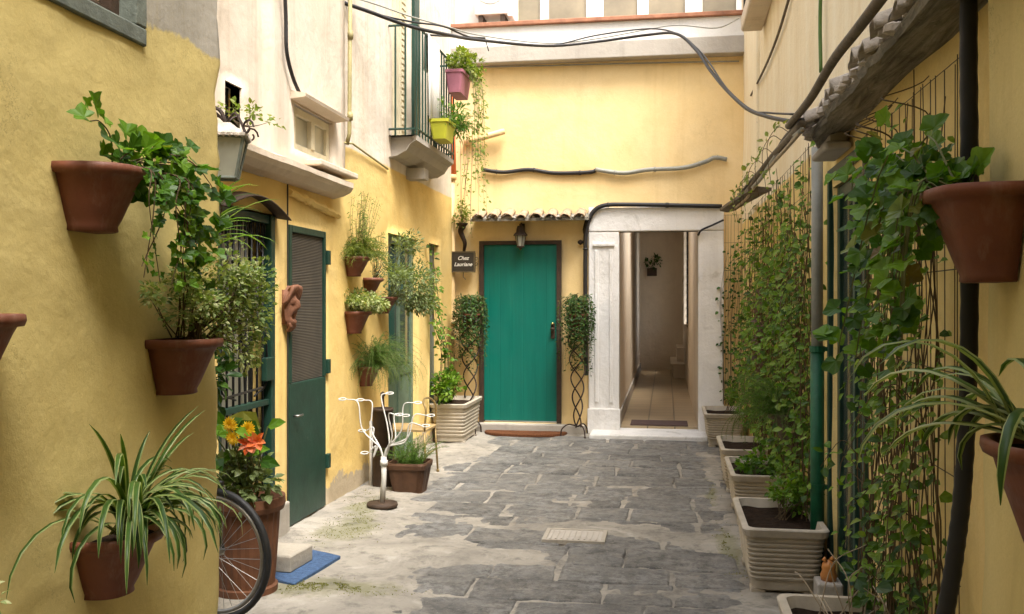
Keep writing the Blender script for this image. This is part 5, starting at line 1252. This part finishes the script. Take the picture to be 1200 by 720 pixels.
def at_depth(u, v, zc): 
    d = _d(u, v); return Vector((d[0]*zc, d[1]*zc, EYE+d[2]*zc))
path = [(385,-2,6.9),(430,13,7.2),(480,31,7.6),(520,40,8.0),(560,47,8.6),(640,54,9.4),(700,49,9.6),(760,41,9.4),(793,40,9.0),(815,58,8.6),(832,82,8.2),(850,104,7.6),(875,127,6.9),(900,137,6.4),(929,143,5.95)]
gc = 'overhead cables across the alley'
cable('overhead_cable', 'thick black overhead cable, the heaviest strand crossing the alley', [at_depth(*p) for p in path], .015, group=gc)
cable('overhead_cable', 'thinner dark strand hugging the thick overhead cable', [at_depth(u+2*math.sin(i), v-4+5*math.sin(i*1.7), z+.05) for i, (u,v,z) in enumerate(path)], .008, group=gc)
cable('overhead_cable', 'slack grey strand looping above the thick overhead cable', [at_depth(u+3, v-7-4*math.sin(i*.9), z+.08) for i, (u,v,z) in enumerate(path[:9])]+[at_depth(840,33,9.3), at_depth(866,22,9.9)], .006, 'cable_grey', group=gc)
P_ = [on_y(u,v,YB-.03) for u,v in ((565,199),(590,202),(620,199),(650,203),(690,202),(700,199))]
cable('wall_cable', 'wavy dark cable run along the back wall under the ledge', P_, .022)
P_ = [on_y(u,v,YB-.035) for u,v in ((698,199),(730,203),(760,199),(800,197),(826,190),(838,185),(852,187))]
cable('conduit', 'pale grey wavy conduit continuing the cable on the back wall', P_, .024, 'cable_grey')
P_ = [on_y(u,v,YB-.085) for u,v in ((687,440),(686,360),(686,300),(687,270),(694,250),(708,241),(740,240),(800,241),(846,242))]
cable('wall_cable', 'thick black cable framing the top of the marble portal', P_, .024)
P_ = [on_y(u,v,YB-.03) for u,v in ((687,76),(640,77),(600,77),(556,79))]
cable('wall_cable', 'thin straight wire just under the terrace slab', [on_y(u,v,YB-.03) for u,v in ((556,79),(640,77),(760,74),(866,72))], .008, 'cable_grey')
cable('wall_cable', 'black cable drooping from canopy end to the portal corner', [on_y(848,258,YB-.1), on_y(835,264,YB-.1), on_y(822,270,YB-.09), on_y(818,276,YB-.06)], .012)
cable('wall_cable', 'green cable hanging down the upper right wall', [on_x(962,-20,XR-.03), on_x(961,30,XR-.03), on_x(962,85,XR-.03)], .010, 'greencable')
cable('wall_cable', 'thin brown cable slanting down the upper right wall', [on_x(927,-10,XR-.02), on_x(912,40,XR-.02), on_x(897,78,XR-.02), on_x(880,112,XR-.02)], .010, 'pipe_brown')
# pole along the eaves and its cable bundle
e = lambda u, v, X=.56: on_x(u, v, X)
P_ = [on_x(1072,-60,.56), on_x(1034,-4,.56), on_x(1003,37,.56), on_x(976,72,.56), on_x(949,117,.56), on_x(924,148,.56)]
a = MB(); a.tube(spline(P_,6), .0165, 10); t = tag(a.build('eaves_pole', 'pipe_brown', None, True, loc=P_[2]), 'weathered brown pole lying along the tiled canopy edge', 'pole')
for k, (rr, off, mm, lab) in enumerate(((.020,0,'pipe_brown','thickest brown strand in the cable bundle past the canopy end'),(.013,5,'cable_grey','grey strand in the cable bundle past the canopy end'),(.012,-4,'cable','black strand in the cable bundle past the canopy end'),(.010,9,'drytwig','pale dry vine stem wound in the cable bundle past the canopy'))):
    P_ = [on_x(u, v+off*.8+2.5*math.sin(k*2+i*1.9), .58) for i, (u,v) in enumerate(((940,146),(920,166),(905,186),(890,205),(876,222),(862,236)))]
    cable('eaves_cable', lab, P_, rr, mm, group='cable bundle along the eaves')
q0, q1 = on_x(886,222,.60), on_x(850,246,.58)
a = MB(); loops = []
for k in range(7):
    p = q0.lerp(q1, k/6); loops.append([(p.x+.09*c_+.0, p.y, p.z+(.05*s_)+.012*noise.noise(Vector((k*1.7,c_*3,1)))) for c_, s_ in ((-.6,-.3),(.2,-.55),(1.1,-.2),(1.1,.25),(.1,.4),(-.6,.2))])
a.loft(loops); tag(a.build('loose_tile', 'pipe_brown', None, loc=q0), 'dark weathered tile end at the far tip of the eaves', 'roof tile')
# black hose along near right corner
a = MB(); P_ = [(.735,2.45,3.4),(.735,2.45,2.6),(.735,2.46,2.1),(.738,2.46,1.7),(.735,2.46,1.3),(.722,2.46,1.0),(.70,2.46,.8),(.672,2.45,.62),(.655,2.45,.3),(.655,2.45,0)]
S_ = spline(P_,10); a.tube(S_, [.020+.0015*(i % 2) for i in range(len(S_))], 10); tag(a.build('hose', 'rubber', None, True, loc=(.7,2.62,0)), 'black ribbed hose running down the near right house corner', 'hose')
# --- air conditioner on the terrace
ax0, ax1 = on_y(558,10,YB-.05).x, on_y(602,10,YB-.05).x; az = cop+.10
t = thing('air_conditioner', 'white air conditioner unit on the terrace above the parapet', 'air conditioner', ((ax0+ax1)/2,YB,az))
MB().box(ax0,ax1-.06,YB-.14,YB+.16,az+.05,az+.62).build('casing', 'ac', t, bevel=.012); MB().box(ax1-.058,ax1,YB-.135,YB+.155,az+.02,az+.61).build('service_cover', 'ac', t, bevel=.01)
a = MB(); a.lathe([(.17,0),(.17,.01),(.02,.012)], (0,0,0), 20); mx = (ax0+ax1)/2-.03
for k in range(len(a.V)): v_ = a.V[k]; a.V[k] = (mx+v_[0], YB-.141-v_[2], az+.34+v_[1])
a.build('fan_grille', 'ac', t)
a = MB(); a.box(ax0+.04,ax0+.09,YB-.12,YB+.12,cop+.052,az+.049); a.build('foot', 'darkbrown', t); a = MB(); a.box(ax1-.14,ax1-.09,YB-.12,YB+.12,cop+.052,az+.049); a.build('foot', 'darkbrown', t)
# --- balcony plants, towel, washing arm
R = random.Random(101)
a = MB(); loops = []
for k in range(11):
    y_ = 8.22+.042*k; zb_ = 3.86-.0; L = []
    zz_ = 3.14-.20*k/10; w_ = .012*math.sin(k*1.3)
    loops.append([(XO+.022+w_, y_, zz_), (XO+.020+w_*.6, y_, 3.5), (XO+.016, y_, 3.87), (XO, y_, 3.884), (XO-.016, y_, 3.87), (XO-.02-w_*.4, y_, 3.55)])
a.loft(loops, 0, (False,False), closed=False); o = a.build('towel', 'towel', None, True, loc=(XO,8.4,3.87)); md = o.modifiers.new('thick', 'SOLIDIFY'); md.thickness = .006
tag(o, 'white towel draped over the balcony railing', 'towel')
def rail_pot(label, y0, y1, zt, Hh, m_, lab_m, leafs, kw):
    t = thing('potted_plant', label, 'potted plant', (XO+.1,(y0+y1)/2,zt-Hh)); a = MB(); x0_, x1_ = XO+.015, XO+.19
    L = [rrect(x0_+.02,x1_-.03,y0+.02,y1-.02,.02,zt-Hh), rrect(x0_,x1_-.01,y0,y1,.02,zt-.03), rrect(x0_-.004,x1_,y0-.008,y1+.008,.02,zt-.028), rrect(x0_-.004,x1_,y0-.008,y1+.008,.02,zt), rrect(x0_+.01,x1_-.016,y0+.01,y1-.01,.02,zt)]
    a.loft(L, 0, (True,False)); a.build('pot', m_, t); a = MB(); a.box(x0_+.012,x1_-.02,y0+.012,y1-.012,zt-.05,zt-.02); a.build('soil', 'soil', t)
    fm, sm = MB(), MB(); kw(fm, sm, Vector(((x0_+x1_)/2,(y0+y1)/2,zt-.02))); fm.build('foliage', leafs, t); sm.build('stem', 'stem', t); return t
def k1(fm, sm, b):
    bush(fm, sm, b, b+Vector((.03,.1,.12)), .14, .35, .12, 800, .045, R, 'oval', .34, 16, 16)
    for i in range(16):
        y_ = b.y+R.uniform(-.1,.45); vine(fm, sm, [b, (b.x+.10,y_,b.z+.08), (b.x+.16,y_+.02,b.z-.15), (b.x+.17+R.uniform(-.03,.04),y_+R.uniform(-.05,.08),b.z-R.uniform(.5,1.5))], .04, .042, R, spread=.04, out=Vector((1,-.5,.2)), dens=.8)
rail_pot('mauve balcony trough with ivy cascading down the railing end', 8.9, 9.32, 3.72, .22, 'mauve', '', 'leaf_yellow', k1)
def k2(fm, sm, b):
    bush(fm, sm, b, b+Vector((.04,.22,.10)), .13, .32, .15, 500, .05, R, 'oval', .16, 14, 14); fern(fm, sm, b+Vector((.05,.3,0)), 60, .3, R, nl=.03, dens=22)
rail_pot('lime green balcony pot with bushy herbs outside the railing', 8.28, 8.62, 3.12, .18, 'lime', '', 'leaf_fern', k2)
fm, sm = MB(), MB()
for i in range(7):
    q = on_y(546+R.uniform(-8,8),185,YB-.35); vine(fm, sm, [q+Vector((0,0,.4)), q, q+Vector((R.uniform(-.05,.05),0,-.3)), q+Vector((R.uniform(-.06,.06),0,-.45-R.uniform(0,.3)))], .06, .035, R, spread=.03, out=Vector((0,-1,.2)), dens=.7)
plant_mesh('hanging_vine', 'loose vine strands dangling below the balcony by cream downpipe', 'vine', fm, sm, 'leaf_yellow', 'twig', on_y(546,200,YB-.35))
a = MB(); a.tube([(XO,8.25,3.87),(XO+.22,9.0,4.05),(XO+.33,9.3,4.12)], .010, 6); a.tube([(XO+.33,9.3,4.12),(XO+.36,9.35,4.0)], .006, 5)
tag(a.build('washing_arm', 'blackiron', None, loc=(XO,8.25,3.87)), 'thin dark rod angled out from the balcony railing', 'rod')
# plaque with plants in the passage
q = on_y(764,310,YE-.05); t = thing('wall_planter', 'small dark wall planter high on the far passage wall', 'wall planter', q)
MB().box(q.x-.10,q.x+.10,YE-.12,YE-.001,q.z-.24,q.z-.08).build('box', 'darkbrown', t); fm, sm = MB(), MB(); bush(fm, sm, q+Vector((0,0,-.08)), q+Vector((.02,-.05,.06)), .14, .06, .16, 120, .06, R, 'oval', .3, 6, 6); fm.build('foliage', 'leaf_dark', t); sm.build('stem', 'twig', t)

# ================================================================== LIGHT, CAMERA
W = bpy.data.worlds.new('World'); sc.world = W; W.use_nodes = True; nt = W.node_tree
bg = nt.nodes['Background']; sky = nt.nodes.new('ShaderNodeTexSky'); sky.sky_type = 'NISHITA'; sky.sun_disc = False
SE, SA = rad(62), rad(140)     # elevation; azimuth clockwise from +Y
sky.sun_elevation = SE; sky.sun_rotation = SA; sky.air_density = 1.0; sky.dust_density = 3.0; sky.ozone_density = 1.0
hs = nt.nodes.new('ShaderNodeHueSaturation'); hs.inputs['Saturation'].default_value = .40   # thin overcast
nt.links.new(sky.outputs[0], hs.inputs['Color']); nt.links.new(hs.outputs[0], bg.inputs[0]); bg.inputs[1].default_value = .15
su = bpy.data.lights.new('Sun', 'SUN'); su.energy = 1.5; su.angle = rad(25); su.color = (1, .95, .88)
so = bpy.data.objects.new('Sun', su); COL.objects.link(so)
sd = Vector((math.sin(SA)*math.cos(SE), math.cos(SA)*math.cos(SE), math.sin(SE)))
so.rotation_euler = sd.to_track_quat('Z', 'Y').to_euler(); so.location = sd*30
cam = bpy.data.cameras.new('Camera'); co = bpy.data.objects.new('Camera', cam); COL.objects.link(co)
cam.sensor_width = 36; cam.lens = 33; cam.clip_end = 300; cam.clip_start = .05; cam.shift_y = -5/1200
co.location = (0, 0, EYE); co.rotation_euler = (rad(90), 0, TH); sc.camera = co
sc.view_settings.view_transform = 'Standard'; sc.view_settings.look = 'None'; sc.view_settings.exposure = 2.15; sc.view_settings.gamma = 1
sc.cycles.use_denoising = True; sc.cycles.max_bounces = 10; sc.cycles.diffuse_bounces = 6
sc.cycles.sample_clamp_indirect = 8
